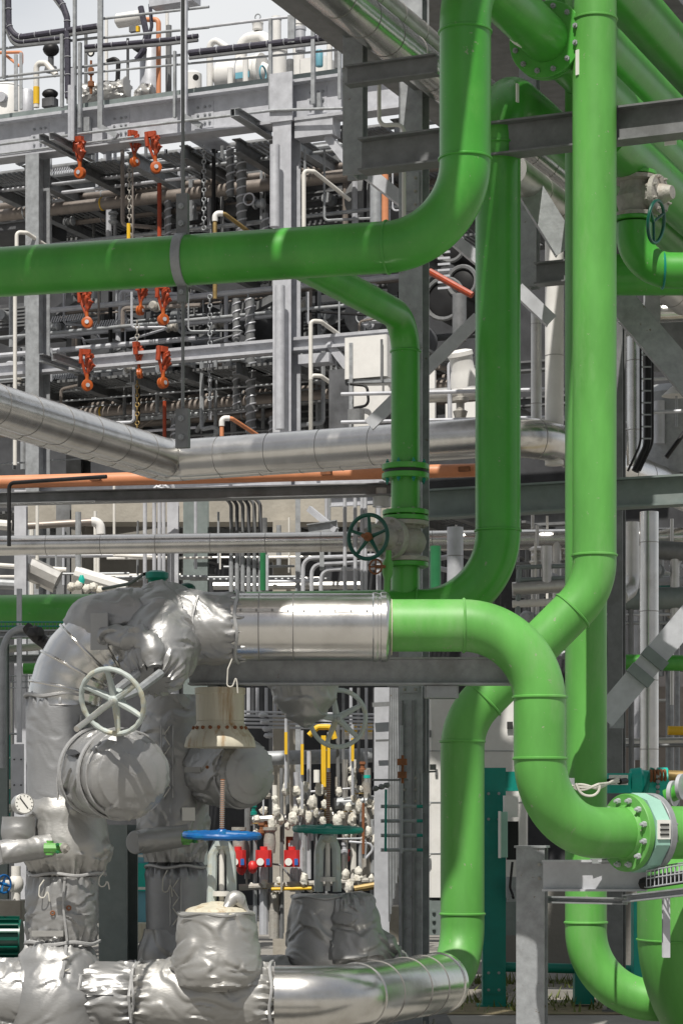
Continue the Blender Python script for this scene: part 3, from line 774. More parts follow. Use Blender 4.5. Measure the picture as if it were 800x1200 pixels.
# yokes, stems and horizontal handwheels
def yokewheel(label, px, py, Y, Rw, mat, stemtop, yb, ylabel):
    c = P(px, py, Y)
    t = wheel('handwheel', label, c, V((.02, -.05, 1)).normalized(), Rw, mat, rim=.020, spokes=5, rot=.2, dish=.0, lumpy=True)
    k = P(px+1, stemtop, Y)
    build('stem', MB().tube([c-UP*.03, k], .0135, 10), 'rust', t)
    th_ = MB()
    n = int((k-c).length/.012)
    for i in range(2, n): th_.ring(c.lerp(k, i/n), UP, .0135, .0028, 12, 4)
    build('thread', th_, 'cast', t)
    y = thing('valve_yoke', ylabel, 'valve part', P(px, yb, Y))
    for s, w in ((-1, .04), (1, .04)):
        build('arm', MB().tube(fillet([P(px, py+9, Y)+X1*.02*s, P(px, py+22, Y)+X1*.055*s, P(px, yb, Y)+X1*.062*s], .04, 5), [.034]+[.03]*7+[.036], 8), 'wheel_white', y)
    build('yoke_nut', MB().lathe(P(px, py+16, Y), UP, [(0, .035), (.02, .052), (.05, .05), (.07, .03)], 14), 'wheel_white', y)
    build('gland', MB().cyl(P(px, yb-1, Y), P(px, py+14, Y), .017).tube2(P(px, yb-12, Y), UP, [(0, .06), (.03, .06)], 14), 'pvc', y)
    return t
yokewheel('blue handwheel lying level on its stem, in front of the smaller round jacket', 260, 979, hy-.05, .222, 'wheel_blue', 913, 1062, 'flaking white valve yoke below the blue handwheel')
yokewheel('dark green handwheel lying level on its stem, in front of the white-wrapped manifold', 384, 972, hy+1.5, .22, 'teal', 905, 1045, 'flaking white valve yoke below the level dark green handwheel')
# cone jacket under the beam and pale wheel
t = thing('valve_jacket', 'bowl shaped grey jacket hanging under the grey beam, left of the pale ring wheel', 'insulation jacket', P(357, 852, 15.6))
build('sleeve', blanket([P(356, 795, 15.6), P(359, 853, 15.6)], [(0, .235), (.4, .21), (.75, .14), (.95, .05), (1, .02)], .016, 81, seg=90, step=.011, g0=.6), 'blanket', t)
wheel('handwheel', 'pale green handwheel standing upright, half hidden by the bowl shaped jacket', P(396, 842, 16.0), V((.25, -.95, -.1)).normalized(), .19, 'teal_pale' if False else 'wheel_white', rim=.016, spokes=5, rot=.1, stem=(.3, .05, .8))
# cream hood
t = thing('weather_hood', 'rust streaked cream bell hood under the grey beam, above the smaller round jacket', 'hood', P(258, 880, 15.0))
hc0 = P(258, 876, 14.95)
build('skirt', MB().tube2(hc0, UP, [(.012, .15), (0, .222), (.012, .224), (.06, .212), (.11, .175), (.15, .150), (.165, .148)], 44), 'cream', t)
build('drum', MB().tube2(hc0+UP*.166, UP, [(0, .150), (.165, .152), (.17, .158), (.205, .158), (.207, .15)], 44), 'cream', t)
for k in range(9):
    an = rad(200+k*17.5); e = V((math.cos(an), math.sin(an), 0))
    build('rivet', MB().cyl(hc0+UP*.118+e*.165, hc0+UP*.122+e*.180, .011, seg=10), 'rust', t)
build('hanger_rod', MB().cyl(hc0+UP*.37, hc0+UP*.52, .02), 'galv', t)
# ================================================================== steelwork near the pipes
def beam(name, label, cat, p0, p1, h, w, mat, kind='i', tf=None, tw=None, plates=(), flip=1, up=None):
    m = MB()
    if kind == 'i': m.ibeam(p0, p1, h, w, tf, tw, up)
    elif kind == 'c': m.chan(p0, p1, h, w, tf, up, flip)
    else: m.bar(p0, p1, w, h, up)
    if not plates: return one(name, label, cat, m, mat)
    t = thing(name, label, cat, p0)
    build('member', m, mat, t)
    d = (p1-p0).normalized(); sd = d.cross(UP).normalized()
    for (s, L, hh) in plates:
        q = p0.lerp(p1, s)
        if sd.y > 0: sd = -sd
        pl = build('splice_plate', MB().prof([(-.007, -hh/2), (.007, -hh/2), (.007, hh/2), (-.007, hh/2)], q-d*L/2+sd*(w/2 if kind != 'i' else .012), q+d*L/2+sd*(w/2 if kind != 'i' else .012)), mat, t)
        for a in (-.3, .3):
            for b in (-.3, 0, .3):
                build('bolt', MB().bolt(q+d*L*a+UP*hh*b+sd*(.02 if kind == 'i' else w/2+.007), sd, .013, .012, .008), mat, pl)
    return t
# H columns: the web runs along depth, the near flange faces the camera
def hcol(label, px, Y, w, dpt, ztop, mat, rot=0.12, base=True, name='steel_column'):
    p = P(px, 970, Y); p.z = 0
    fx = V((math.cos(rot), math.sin(rot), 0))     # flange direction
    t = thing(name, label, 'column', p)
    build('member', MB().ibeam(p, p+UP*ztop, dpt, w, .014, .010, up=V((-fx.y, fx.x, 0))), mat, t)
    if base:
        bp = build('base_plate', MB().box(p+UP*.012, w*1.6, dpt*1.6, .024, x=fx), mat, t)
        for a in (-1, 1):
            for b in (-1, 1):
                build('anchor_bolt', MB().bolt(p+fx*a*w*.65+V((-fx.y, fx.x, 0))*b*dpt*.65+UP*.024, UP, .02, .03, .03), 'cast', bp)
    return t
post = hcol('short grey steel post standing under the foremost green flange bracket', 623, 15.7, .185, .20, 1.47, 'galv', rot=-.2)
bpos = P(636, 1026, 15.35)
t = beam('bracket_beam', 'grey channel bracket cantilevered from the short post, carrying the foremost flange', 'bracket', bpos, P(757, 1026, 15.2), .20, .12, 'galv_pale', 'i', tf=.014)
one('pipe_saddle', 'small steel saddle between the grey bracket and the foremost flange', 'saddle', MB().box(P(712, 1009, 15.27)+UP*.0, .22, .12, .03), 'galv', None)
b0 = P(222, 787, 14.95)
beam('steel_beam', 'long grey beam running level just under the silver clad pipe and hood', 'beam', b0, P(600, 787, 14.80), .17, .14, 'galv', 'i', tf=.012)
one('beam_end_plate', 'small grey hanger plate fixed under the long grey beam, near the tall column', 'plate', MB().box(P(517, 811, 14.85), .21, .1, .075, x=X1, bev=.01), 'galv')
hcol('dark steel post between the two columns of silver jackets, lower left', 139, 15.75, .20, .2, 1.62, 'steel_green', rot=-.28)
C1 = hcol('tallest H column, full height behind the narrower green pipe and valve', 485, 18.9, .19, .22, 9.2, 'galv', rot=-.30)
p = P(416, 208, 17.6)
one('hanging_column', 'short H column hanging at the top, ending left of the big green elbow', 'column', MB().ibeam(p, p+UP*3.2, .16, .15, .014, .01, up=V((.247, .969, 0))), 'galv')
# rack beams along B
q0 = P(424, 184, 17.2); q1 = onB(q0, 905)
one('rack_beam', 'dark steel beam carrying the high green pipes, spanning to the right edge', 'beam', MB().ibeam(q0, q1, .235, .17, .014), 'galv_dark')
q0 = P(407, 90, 17.0); q1 = onB(q0, 512)
one('rack_beam', 'short grey beam stub high up, left of the big green elbow', 'beam', MB().ibeam(q0, q1, .14, .1, .012), 'galv_dark')
one('warning_label', 'small pale rectangular sticker on the dark rack beam near the right edge', 'sticker', MB().prof([(-.002, -.06), (.002, -.06), (.002, .06), (-.002, .06)], onB(P(783, 160, 16.4), 778)-V((.1, .22, 0))*.0, onB(P(783, 160, 16.4), 792)), 'paper')
q0 = P(494, 592, 19.6); q1 = onB(q0, 905)
beam('steel_beam', 'deep dark grey beam crossing behind the risers to the right edge, above the lower valve', 'beam', q0, q1, .235, .17, 'steel_green', 'i', tf=.016)
q0 = P(628, 322, 19.8); q1 = onB(q0, 664)
one('steel_beam', 'short dark beam seen between the shaded riser and the tallest riser', 'beam', MB().ibeam(q0, q1, .18, .14), 'galv_dark')
p = P(620, 338, 20.6)
one('hanging_column', 'grey H column hanging between the shaded riser and the tallest riser', 'column', MB().ibeam(p, p+UP*2.4, .16, .15, .014, .01, up=V((.295, .955, 0))), 'galv')
hcol('slim dark H column right of the back riser, behind the diagonal brace', 722, 20.8, .13, .16, 8.4, 'galv_dark', rot=-.3)
def brace(label, a, b, w, mat, t_=.012):
    h = w/2
    return one('steel_brace', label, 'brace', MB().prof([(0, -h), (t_, -h), (t_, h), (0, h), (0, -h+t_), (-.07, -h+t_), (-.07, -h)], a, b, up=V((0, -1, 0)).cross((b-a).normalized())), mat)
brace('broad grey diagonal brace between the shaded riser and the tallest riser', P(606, 198, 19), P(664, 292, 19), .20, 'galv')
brace('broad grey diagonal brace sloping down to the right edge', P(716, 340, 20.0), P(830, 472, 20.0), .24, 'galv')
brace('pale diagonal brace with modelled shadow bands, rising to the right edge', P(706, 842, 19.7), P(822, 704, 19.7), .20, 'galv_pale')
sb = thing('brace_shadow', 'dark green shadow bands modelled across the pale rising brace', 'shadow band', P(757, 783, 19.6))
bdv = (P(822, 704, 19.7)-P(706, 842, 19.7)).normalized()
sc0 = P(757, 783, 19.66)
for s in (-.12, .06):
    build('collar', MB().prof([(-.05, -.112), (.02, -.112), (.02, .112), (-.05, .112)], sc0+bdv*s, sc0+bdv*(s+.09), up=V((0, -1, 0)).cross(bdv)), 'teal' if False else 'steel_green', sb)  # solid bands standing in for shadows across the brace
build('gusset', MB().box(P(722, 838, 20.0), .12, .02, .22), 'galv', sb)
brace('thin white diagonal brace low behind the narrower green pipe, rising to the right', P(432, 498, 21.4), P(560, 372, 21.4), .11, 'galv_pale')
brace('thin white diagonal brace high up beside the tallest column, falling to the right', P(428, 200, 21.2), P(474, 236, 21.2), .11, 'galv_pale')
brace('thin white diagonal brace seen under the big elbow, falling to the shaded riser', P(532, 280, 21.1), P(566, 308, 21.1), .10, 'galv_pale')
brace('pale brace end with bolts, seen just right of the shaded riser', P(606, 338, 20.1), P(646, 376, 20.1), .11, 'galv_pale')
# silver slanting pipes at the top centre (rack runs towards the camera)
for px, py, Y, r_, mt, lb in ((452, 42, 17.4, .15, 'clad', 'silver clad pipe slanting down from the top edge to the big green elbow'),
                               (512, 58, 19.0, .10, 'clad_dull', 'slimmer silver pipe above the slanting clad pipe, near the top edge'),
                               (688, 268, 20.5, .13, 'clad_dull', 'dull silver pipe slanting behind the beam between shaded and tallest riser')):
    p = P(px, py, Y)
    t = thing('clad_pipe', lb, 'pipe', p)
    build('cladding', MB().tube([p-A*(5.5 if py < 50 else 2.0), p+A*6], r_, 32), mt, t)
    for k in range(-5, 12):
        if py > 50 and k < -3: continue
        build('band', MB().ring(p+A*.9*k*.5, A, r_+.001, .003, 32, 5), 'seam', t)
one('rack_beam', 'dark deep beam slanting back beside the silver pipes near the top centre', 'beam', MB().ibeam(P(470, 60, 18.3)-A*3, P(470, 60, 18.3)+A*5, .30, .18), 'galv_dark')
cb = P(440, 150, 18.3)
one('conduit', 'thin white pipe with a double bend beside the tallest column, near the top', 'pipe', MB().tube(fillet([P(444, 80, 18.2), P(444, 147, 18.2), P(473, 146, 18.1), P(473, 262, 18.1)], .07, 6), .016, 10), 'pvc')

# ================================================================== silver runs in the middle distance
s0 = P(200, 538, 24.0)
left = s0-A*4.2
right = onB(s0, 624)
end = P(870, 605, (s0.z-EYE)*F/(970-605))
def banded(name, label, pts, r_, mat, rr, step, seg=40, jog=0):
    path = fillet(pts, rr, 12)
    t = thing(name, label, 'pipe', path[0])
    build('cladding', MB().tube(path, r_, seg), mat, t)
    L = 0; nxt = step*.5; cnt = 0
    for a, b in zip(path, path[1:]):
        l = (b-a).length
        if l < 1e-6: continue
        while nxt <= L+l and cnt < 70:
            q = a.lerp(b, (nxt-L)/l)
            build('band', MB().ring(q, b-a, r_+.0006, .0032, seg, 5), 'seam', t); nxt += step; cnt += 1
        L += l
    return t
banded('clad_pipe', 'thick silver clad pipe with a mitred corner, crossing the photo at mid height', [left, s0, right, end], .19, 'clad', [.19, .55], .55)
t0 = P(192, 550, 25.0)
banded('clad_pipe', 'second silver clad pipe tucked under the thick mitred one at left', [t0-A*5.0, t0, onB(t0, 470)], .13, 'clad', [.13], .45)
o0 = P(-40, 566, 26.5)
zo = o0.z
o1 = P(600, 550, (zo-EYE)*F/(970-550))
ORP = thing('orange_pipe', 'faded orange pipe running level under the thick silver pipe', 'pipe', o0)
build('pipe_run', MB().tube([o0, o1], .072, 28), 'orange', ORP)
for px in (118, 388, 545):
    build('clamp', MB().box(o0.lerp(o1, (px+40)/640)+V((0, -.11, .0)), .12, .05, .05, x=B), 'rust', ORP)
g = P(-40, 580, 26.6)
one('steel_beam', 'dark grey beam right under the faded orange pipe', 'beam', MB().ibeam(P(-40, 586, 26.5), P(490, 573, 26.2), .13, .2), 'galv_dark')
k0 = P(12, 680, 26.2)
one('conduit', 'black conduit hooked over the orange pipe at the left edge', 'conduit', MB().tube(fillet([P(11, 640, 26.2), P(11, 566, 26.2), onB(P(11, 566, 26.2), 125)], .06, 5), .022, 10), 'black')
s3 = P(-40, 640, 27.0)
banded('clad_pipe', 'slim straight silver pipe crossing the whole photo below the orange pipe', [s3, P(900, 629, 26.3)], .112, 'clad', 0, .62, seg=32)
s4 = P(520, 668, 28.5)
banded('clad_pipe', 'dull silver pipe crossing behind the risers at the right, below the deep beam', [P(640, 634, 26.5)+V((0, 1.6, 0)), P(860, 632, 28)], .16, 'clad_dull', 0, .8, seg=32)
# vertical silver pipes
def vbanded(label, px, y0, y1, Y, r_, mat, step=.75, top=None):
    return banded('clad_pipe', label, [P(px, y1, Y), P(px, y0, Y)] if top is None else [P(px, y1, Y), P(px, y0, Y), P(px, y0, Y)+top], r_, mat, .25, step, seg=28)
vbanded('white clad riser seen in the gap left of the tallest riser', 649, 170, 545, 23.0, .09, 'white', .7)
vbanded('slimmer dull clad riser beside the white one, left of the tallest riser', 628, 360, 520, 24.0, .055, 'clad_dull', .8)
vbanded('tall silver clad riser standing right of the back riser, down to the teal pump', 760, 600, 1080, 21.5, .085, 'clad', .62)
vbanded('brownish clad riser behind the diagonal brace, right of the back riser', 726, 735, 1000, 21.8, .045, 'clad_brown', .9)
vbanded('cream riser right of the tallest green riser, ending in a bend above the deep beam', 724, 360, 520, 21.8, .05, 'pvc', 5)
vbanded('shiny clad riser above the deep beam, right of the cream one', 743, 395, 545, 22.4, .075, 'clad', .65)
vbanded('small dull clad drop with an elbow, right of the tallest riser at mid height', 740, 612, 690, 24.5, .075, 'clad_dull', .5)
vbanded('short bright clad riser behind the narrower green pipe and valve', 533, 618, 690, 22.0, .075, 'galv_pale', .6)
vbanded('short dark green pipe behind the grey valve, beside the bright clad riser', 510, 640, 690, 21.6, .05, 'green_dark', 5)
# black curved cable ladder
lad = thing('cable_ladder', 'black cable ladder curving down beside the shiny clad riser at right', 'cable tray', P(757, 545, 22.0))
lp = fillet([P(757, 395, 22.0), P(757, 520, 22.0), P(742, 552, 22.0)], .3, 6)
for s in (-.055, .055):
    build('side_rail', MB().tube([q+X1*s for q in lp], .012, 6), 'black', lad)
for k in range(9):
    q = P(757, 402+k*14, 22.0)
    build('rung', MB().bar(q-X1*.05, q+X1*.05, .01, .014), 'galv', lad)
build('cables', MB().tube([q+V((.015, .03, 0)) for q in lp], .035, 8), 'black', lad)
# upper right valve deck
pp = P(742, 372, 23)
banded('clad_pipe', 'silver clad bend below the thick green pipe, at the right edge', [P(735, 410, 23.5), P(735, 368, 23.5), P(870, 362, 23.4)], .10, 'clad', .16, .4, seg=28)
one('steel_column', 'stubby grey steel hanger below the silver bend at the right edge', 'column', MB().ibeam(P(763, 342, 22.6), P(763, 410, 22.6), .14, .14, up=V((0, -1, 0))), 'galv')
one('duct_box', 'grey box duct behind the grey hanger at the right edge', 'duct', MB().box(P(795, 400, 25.5), .9, .8, .5, bev=.02), 'galv_dark')
for y_, lb in ((443, 'upper pale guard rail at the right edge, behind the broad brace'), (482, 'lower pale guard rail at the right edge, behind the broad brace')):
    one('guard_rail', lb, 'rail', MB().tube([P(752, y_+2, 24.2), P(870, y_-4, 24.2)], .02, 8), 'galv_pale')
cp = thing('lamp_cover', 'pale conical cover at the right edge, behind the broad brace', 'lamp', P(792, 465, 24.8))
build('skirt', MB().tube2(P(792, 464, 24.8), UP, [(0, .15), (.0, .155), (.09, .06), (.11, .03)], 24), 'white', cp)
build('rod', MB().cyl(P(792, 462, 24.8), P(792, 500, 24.8), .012), 'galv', cp)
vs_ = thing('vessel', 'grey cladded vessel behind the guard rails at the right edge', 'vessel', P(790, 530, 26.5))
build('shell', MB().tube2(P(790, 560, 26.5), UP, [(0, .42), (.9, .42), (1.0, .3), (1.05, .05)], 28), 'galv', vs_)
build('nozzle', MB().cyl(P(772, 520, 26.1), P(772, 470, 26.1), .06), 'galv_pale', vs_)
one('deck_beam', 'pale blue-grey deck girder behind the silver pipe at the right edge', 'beam', MB().ibeam(P(742, 552, 28.4), P(890, 544, 28.2), .42, .25, .03), 'galv_pale')
one('support_strut', 'black strut leaning at the right edge above the pale deck girder', 'strut', MB().tube([P(780, 536, 24.4), P(812, 492, 24.4)], .025, 8), 'black')

# bolted clips on the tallest column
fx = V((math.cos(-.30), math.sin(-.30), 0)); fn = V((fx.y, -fx.x, 0))
cb_ = V((P(485, 0, 18.9).x, 18.9, 0))
for z_, h_ in ((1.9, .26), (2.75, .18), (4.05, .3), (5.3, .2), (6.6, .3)):
    q = cb_+fn*.118+UP*z_
    pl = build('splice_plate', MB().box(q, .15, .012, h_, x=fx), 'galv', C1)
    for a in (-.045, .045):
        for b in (-.35, 0, .35): build('bolt', MB().bolt(q+fx*a+UP*b*h_+fn*.006, fn, .013, .012, .01), 'cast', pl)
for a in (-.06, .03): build('conduit', MB().tube([cb_+fx*a+fn*.135+UP*.3, cb_+fx*a+fn*.135+UP*2.6], .012, 8), 'galv_dark', C1)
pq = V((P(623, 0, 15.7).x, 15.7, 0)); fx = V((math.cos(-.2), math.sin(-.2), 0)); fn = V((fx.y, -fx.x, 0))
pl = build('cap_plate', MB().box(pq+UP*1.476, .21, .22, .014, x=fx), 'galv', post)
for b in (1.27, 1.36): build('bolt', MB().bolt(pq+fn*.1+fx*.06+UP*b, fn, .012, .012, .01), 'cast', post)
# ================================================================== the steel gantry behind
CG = 32.8
zg = lambda py, px=340, c=CG: Q(px, py, c).z
def atz(px, z, c=CG): q = Q(px, 0, c); return V((q.x, q.y, z))
Z1, Z2, Z3 = zg(122), zg(405), zg(560)
gan = thing('steel_gantry', 'large grey steel process gantry filling the upper left, open floors full of piping', 'gantry', atz(340, 0))
def gp(name, m, mat, par=None): return build(name, m, mat, par or gan)
L, Rr = -90, 478
BK = A*9.0
for z, h, w_ in ((Z1, .62, .34), (Z2, .20, .2), (Z3, .34, .25)):
    gp('girder', MB().ibeam(atz(L, z), atz(Rr, z), h, w_, .045), 'galv_pale')
    for k in (3.0, 6.0, 9.0):
        gp('girder', MB().ibeam(atz(L, z)+A*k, atz(Rr+90, z)+A*k, h*.8, w_, .03), 'galv_dark')
gp('kick_plate', MB().bar(atz(L, Z1+.39)+A*.1, atz(Rr, Z1+.39)+A*.1, .02, .16), 'steel_green')
for px, w_, mt in ((47, .24, 'galv'), (338, .30, 'galv_pale'), (-70, .3, 'galv')):
    for k in (0, 4.5, 9):
        p = atz(px, 0)+A*k
        gp('column', MB().ibeam(p-A*(.06 if k == 0 else 0), p-A*(.06 if k == 0 else 0)+UP*(Z1-(.0 if px == 338 and k == 0 else .33)), .36, w_, .02, .014, up=A), mt if k == 0 else 'galv_dark')
p = atz(338, Z1)-A*.26
gp('column_head', MB().bar(p-UP*.33, p+UP*.40, .37, .03, up=A), 'galv_pale')
# splice plates with bolts on the girder
for px in (48, 142, 240, 372):
    q = atz(px, Z1)-A*.012
    pl = gp('splice_plate', MB().prof([(-.012, -.2), (.012, -.2), (.012, .2), (-.012, .2)], q-B*.16, q+B*.16), 'galv_pale')
    for a in (-.1, 0.02, .1):
        for b in (-.12, 0, .12):
            build('bolt', MB().bolt(q+B*a+UP*b-A*.012, -A, .022, .02, .012), 'galv', pl)
gp('conduit', MB().tube([atz(L, Z1-.12)-A*.25, atz(160, Z1-.12)-A*.25, atz(330, Z1-.16)-A*.3, Q(420, 133, CG)-A*.3], .022, 8), 'galv')
gp('conduit', MB().tube([atz(L, Z1-.26)-A*.22, atz(165, Z1-.26)-A*.22], .016, 8), 'galv')
# floors seen from below: bearing bars with open gaps
for z, off in ((Z1-.40, 0), (Z2-.16, 0), (Z3-.2, 0)):
    m = MB()
    for i in range(11):
        xa = L+i*52
        for j in range(4):
            if (i*3+j*5+int(z)) % 6 == 0: continue
            a0 = atz(xa, z)+A*(.4+j*2.2); a1 = a0+A*2.0
            bw = B*.86
            for q_ in range(9): m.bar(a0+B*(.05+q_*.095), a1+B*(.05+q_*.095), .05 if (i+j) % 3 else .075, .04)
    gp('floor_grating', m, 'galv_dark')
    for i in range(9):
        q = atz(-40+i*62, z-.06)
        gp('cross_beam', MB().ibeam(q+A*.2, q+A*9, .22, .14, .016), 'galv_dark' if i % 3 else 'galv')
# striped toe bars and diagonal braces inside
for (a, b, k) in (((235, 200), (330, 165), 3), ((235, 395), (330, 345), 3), ((240, 470), (335, 415), 3), ((20, 400), (90, 350), 2), ((20, 190), (95, 150), 2), ((350, 215), (440, 160), 2.5), ((350, 400), (440, 350), 2.5)):
    gp('inner_brace', MB().bar(Q(a[0], a[1], CG+k), Q(b[0], b[1], CG+k), .14, .12), 'galv_dark')
for (px, py) in ((60, 205), (60, 378), (60, 445), (105, 212), (105, 384), (105, 450)):
    m = MB(); q = Q(px, py, CG+1.6)
    for k in range(16): m.bar(q+B*.045*k, q+B*.045*k+UP*.10+B*.05, .015, .02)
    gp('toe_grille', m, 'galv_pale')
# outrigger brackets
for px in (80, 92, 300, 305):
    q = atz(px, Z1-.31)
    gp('bracket', MB().chan(q-A*.9, q+A*.4, .12, .08), 'galv')
for px in (80, 95):
    q = atz(px, Z2-.05)
    gp('bracket', MB().chan(q-A*.9, q+A*.4, .12, .08), 'galv')
q = atz(372, Z1-.42); gp('corbel', MB().box(q, .62, .3, .30, x=B), 'galv_pale')
q = atz(372, Z2-.25); gp('corbel', MB().box(q, .50, .3, .14, x=B), 'galv_pale')
for a, b in (((384, 160), (412, 196)), ((386, 402), (412, 436))):
    gp('inner_brace', MB().bar(Q(a[0], a[1], CG), Q(b[0], b[1], CG), .12, .12), 'galv_pale')
# guard rail on top
RC = CG-.1
def rail(name, pts, r_, mat='galv'): return gp(name, MB().tube([Q(x, y, RC) for x, y in pts], r_, 8), mat)
rail('guard_rail', [(-40, 62), (115, 44)], .022); rail('guard_rail', [(115, 45), (245, 32)], .022)
rail('guard_rail', [(222, 34), (318, 22), (368, 17)], .024, 'galv_pale'); rail('guard_rail', [(-40, 96), (115, 76), (215, 64)], .022)
rail('guard_rail', [(0, 95), (400, 58)], .018); rail('guard_rail', [(330, 5), (480, -12)], .02)
rail('guard_rail', [(120, 22), (245, 8)], .022)
for px, y0, y1, w_ in ((5, -20, 92, .05), (73, 40, 126, .05), (88, -20, 160, .05), (94, 50, 150, .05), (118, -20, 150, .08), (205, 60, 138, .04), (216, -20, 138, .10), (317, 22, 128, .05), (340, 18, 50, .06), (344, 18, 50, .05), (367, 18, 122, .06), (398, 50, 116, .05)):
    gp('rail_post', MB().bar(Q(px, y1, RC-.12), Q(px, y0, RC-.12), w_, .05, up=A), 'galv' if px != 216 else 'galv_pale')
for px, py in ((118, 150), (216, 138)):
    q = Q(px, py, RC-.12); gp('bracket', MB().bar(q+UP*.02, q+B*.30+UP*-.16, .08, .08), 'galv')
for px, py in ((102, 146), (322, 118), (372, 118)):
    q = Q(px, py, RC); gp('cleat', MB().box(q, .12, .06, .22, x=B), 'galv')
for k, x in ((0, 82), (1, 85.5)):
    gp('conduit', MB().tube([Q(x, 165, RC-.3), Q(x, 100-20*k, RC-.3)], .03, 8), 'galv_pale')
one('dark_backdrop', 'dark sheet added for the shaded depth behind the gantry', 'wall', MB().bar(atz(-500, 7.75)+A*12, atz(1280, 7.75)+A*12, .3, 15.5), 'darker')  # dark sheet added to stand in for shaded depth

# ---- cable trays on the top deck
def tray(label, pts, w_, mat='cable', c=CG-.2, name='cable_tray', ties=True):
    path = fillet([Q(x, y, c) for x, y in pts], .25, 5)
    t = thing(name, label, 'cable tray', path[0])
    build('cable_bundle', MB().tube(path, w_, 10), mat, t)
    build('side_rail', MB().tube([p-UP*(w_+.03) for p in path], .03, 6), 'galv_dark', t)
    tot = sum((b-a).length for a, b in zip(path, path[1:])); L_ = 0; nxt = .2; n_ = 0
    for a, b in zip(path, path[1:]):
        l_ = (b-a).length
        while l_ > 1e-6 and nxt <= L_+l_ and n_ < 60:
            build('cable_tie', MB().ring(a.lerp(b, (nxt-L_)/l_), b-a, w_+.003, .007, 10, 4), 'galv_pale', t); nxt += .28; n_ += 1
        L_ += l_
    return t
tray('purple-black cable tray rising along the guard rail at the top, left of the silver pipe', [(222, 62), (430, 38)], .05)
tray('black cable tray bending down and right at the top left corner', [(10, -25), (11, 32), (20, 44), (118, 30)], .045)
tray('lower black cable run under the top left tray', [(8, 30), (16, 50), (75, 44)], .03)
tray('black cable run dropping along the tall posts at the top left', [(55, -20), (74, 6), (79, 20), (80, 115)], .05)
tray('black cable run behind the posts in the middle of the top deck', [(100, 55), (200, 46), (232, 42)], .035)
# ---- equipment on the top deck
zd = Z1+.34
def eq(px, py, c=36): return Q(px, py, c)
def vessel(label, p, d, prof, mat, extras=(), name='vessel', cat='vessel'):
    t = thing(name, label, cat, p)
    build('shell', MB().tube2(p, d, prof, 26), mat, t)
    for nm, m, mt in extras: build(nm, m, mt, t)
    return t
def upv(label, px, y0, y1, w_, mat='white', c=36, extras=(), top='dome', name='vessel', cat='vessel'):
    p = Q(px, y1, c); h = Q(px, y0, c).z-p.z; r_ = w_/2/F*p.y
    pr = [(0, r_*.9), (.02, r_), (h-r_*.5, r_), (h-r_*.2, r_*.8), (h, r_*.2)] if top == 'dome' else [(0, r_), (h-.05, r_), (h-.05, r_*1.12), (h, r_*1.12)]
    return vessel(label, p, UP, pr, mat, extras, name, cat)
upv('fat white tank on the top deck at the left edge', 8, 97, 150, 44, extras=[('band', MB().ring(Q(8, 104, 36), UP, .285, .012, 24, 5), 'galv'), ('manway', MB().cyl(Q(14, 120, 36)-A*.25, Q(14, 120, 36)-A*.36, .09), 'galv_pale')])
upv('pale tank cut behind the gauge on the top deck, second from the left edge', 32, 104, 150, 16, 'galv_pale')
d_ = (B*.95-A*.2).normalized()
vessel('white horizontal drum on the top deck, left of the upright white cylinder', Q(252, 92, 36.2), B, [(0, .08), (.05, .2), (.12, .28), (.8, .28), (.84, .31), (.9, .31), (.92, .16), (1.02, .1)], 'white',
       [('band', MB().ring(Q(252, 92, 36.2)+B*.5, B, .285, .012, 24, 5), 'galv_pale'), ('wheel', MB().ring(Q(308, 86, 35.9), B, .12, .016, 20, 6), 'blue_pale'), ('nameplate', MB().box(Q(284, 88, 35.8), .25, .02, .10, x=B), 'blue_pale')])
upv('upright white cylinder right of the white drum on the top deck', 327, 58, 98, 18, c=35.9, top='flat')
upv('slim white cylinder standing behind the guard rail, right of the upright one', 350, 26, 92, 14, c=36.6, top='flat')
upv('tall white column behind the twin rail posts on the top deck', 324, 20, 60, 11, c=37, top='flat')
one('vent_pipe', 'white swan-neck vent pipe on the top deck, left of the white drum', 'pipe', MB().tube(fillet([Q(246, 106, 36), Q(246, 42, 36), Q(266, 56, 36)], .1, 5), .055, 12), 'white')
one('duct_pipe', 'thick white bent duct above the white drum on the top deck', 'pipe', MB().tube(fillet([Q(282, 70, 36.4), Q(284, 46, 36.4), Q(308, 43, 36.4), Q(326, 62, 36.2)], .18, 6), .10, 16), 'white')
fan = thing('vent_fan', 'small white roof fan with a ring on top, above the bent duct', 'vent', Q(302, 36, 36.4))
build('body', MB().tube2(Q(302, 36, 36.4), UP, [(0, .06), (.02, .09), (.10, .09), (.12, .10), (.16, .09)], 18), 'white', fan)
build('ring', MB().ring(Q(302, 20, 36.4), A, .05, .012, 18, 6), 'galv', fan)
vg = upv('grey dish-capped vent right of the twin posts on the top deck', 352, 32, 60, 12, 'galv_pale', c=35.5, top='flat')
upv('blue-green valve actuator on the top deck, right of the slim white cylinder', 374, 58, 78, 9, 'blue_pale', c=35.8)
one('white_pipe', 'white level pipe at the right end of the top deck', 'pipe', MB().tube([Q(352, 98, 36), Q(440, 84, 36)], .09, 14), 'white')
one('white_box', 'low white box behind the girder edge, right part of the top deck', 'box', MB().box(Q(372, 80, 36.3), .5, .4, .25, x=B, bev=.03), 'white')
one('orange_pipe', 'upright orange pipe with a bent top on the top deck, left of the posts', 'pipe', MB().tube(fillet([Q(186, 118, 35.4), Q(186, 23, 35.4), Q(170, 23, 35.4)], .08, 5), .042, 12), 'orange')
vg = upv('wide silver vessel behind the orange pipe on the top deck', 176, 50, 122, 24, 'galv_pale', c=36.4)
build('manway', MB().cyl(Q(173, 62, 36.4)-A*.15, Q(173, 62, 36.4)-A*.42, .085), 'black', vg)
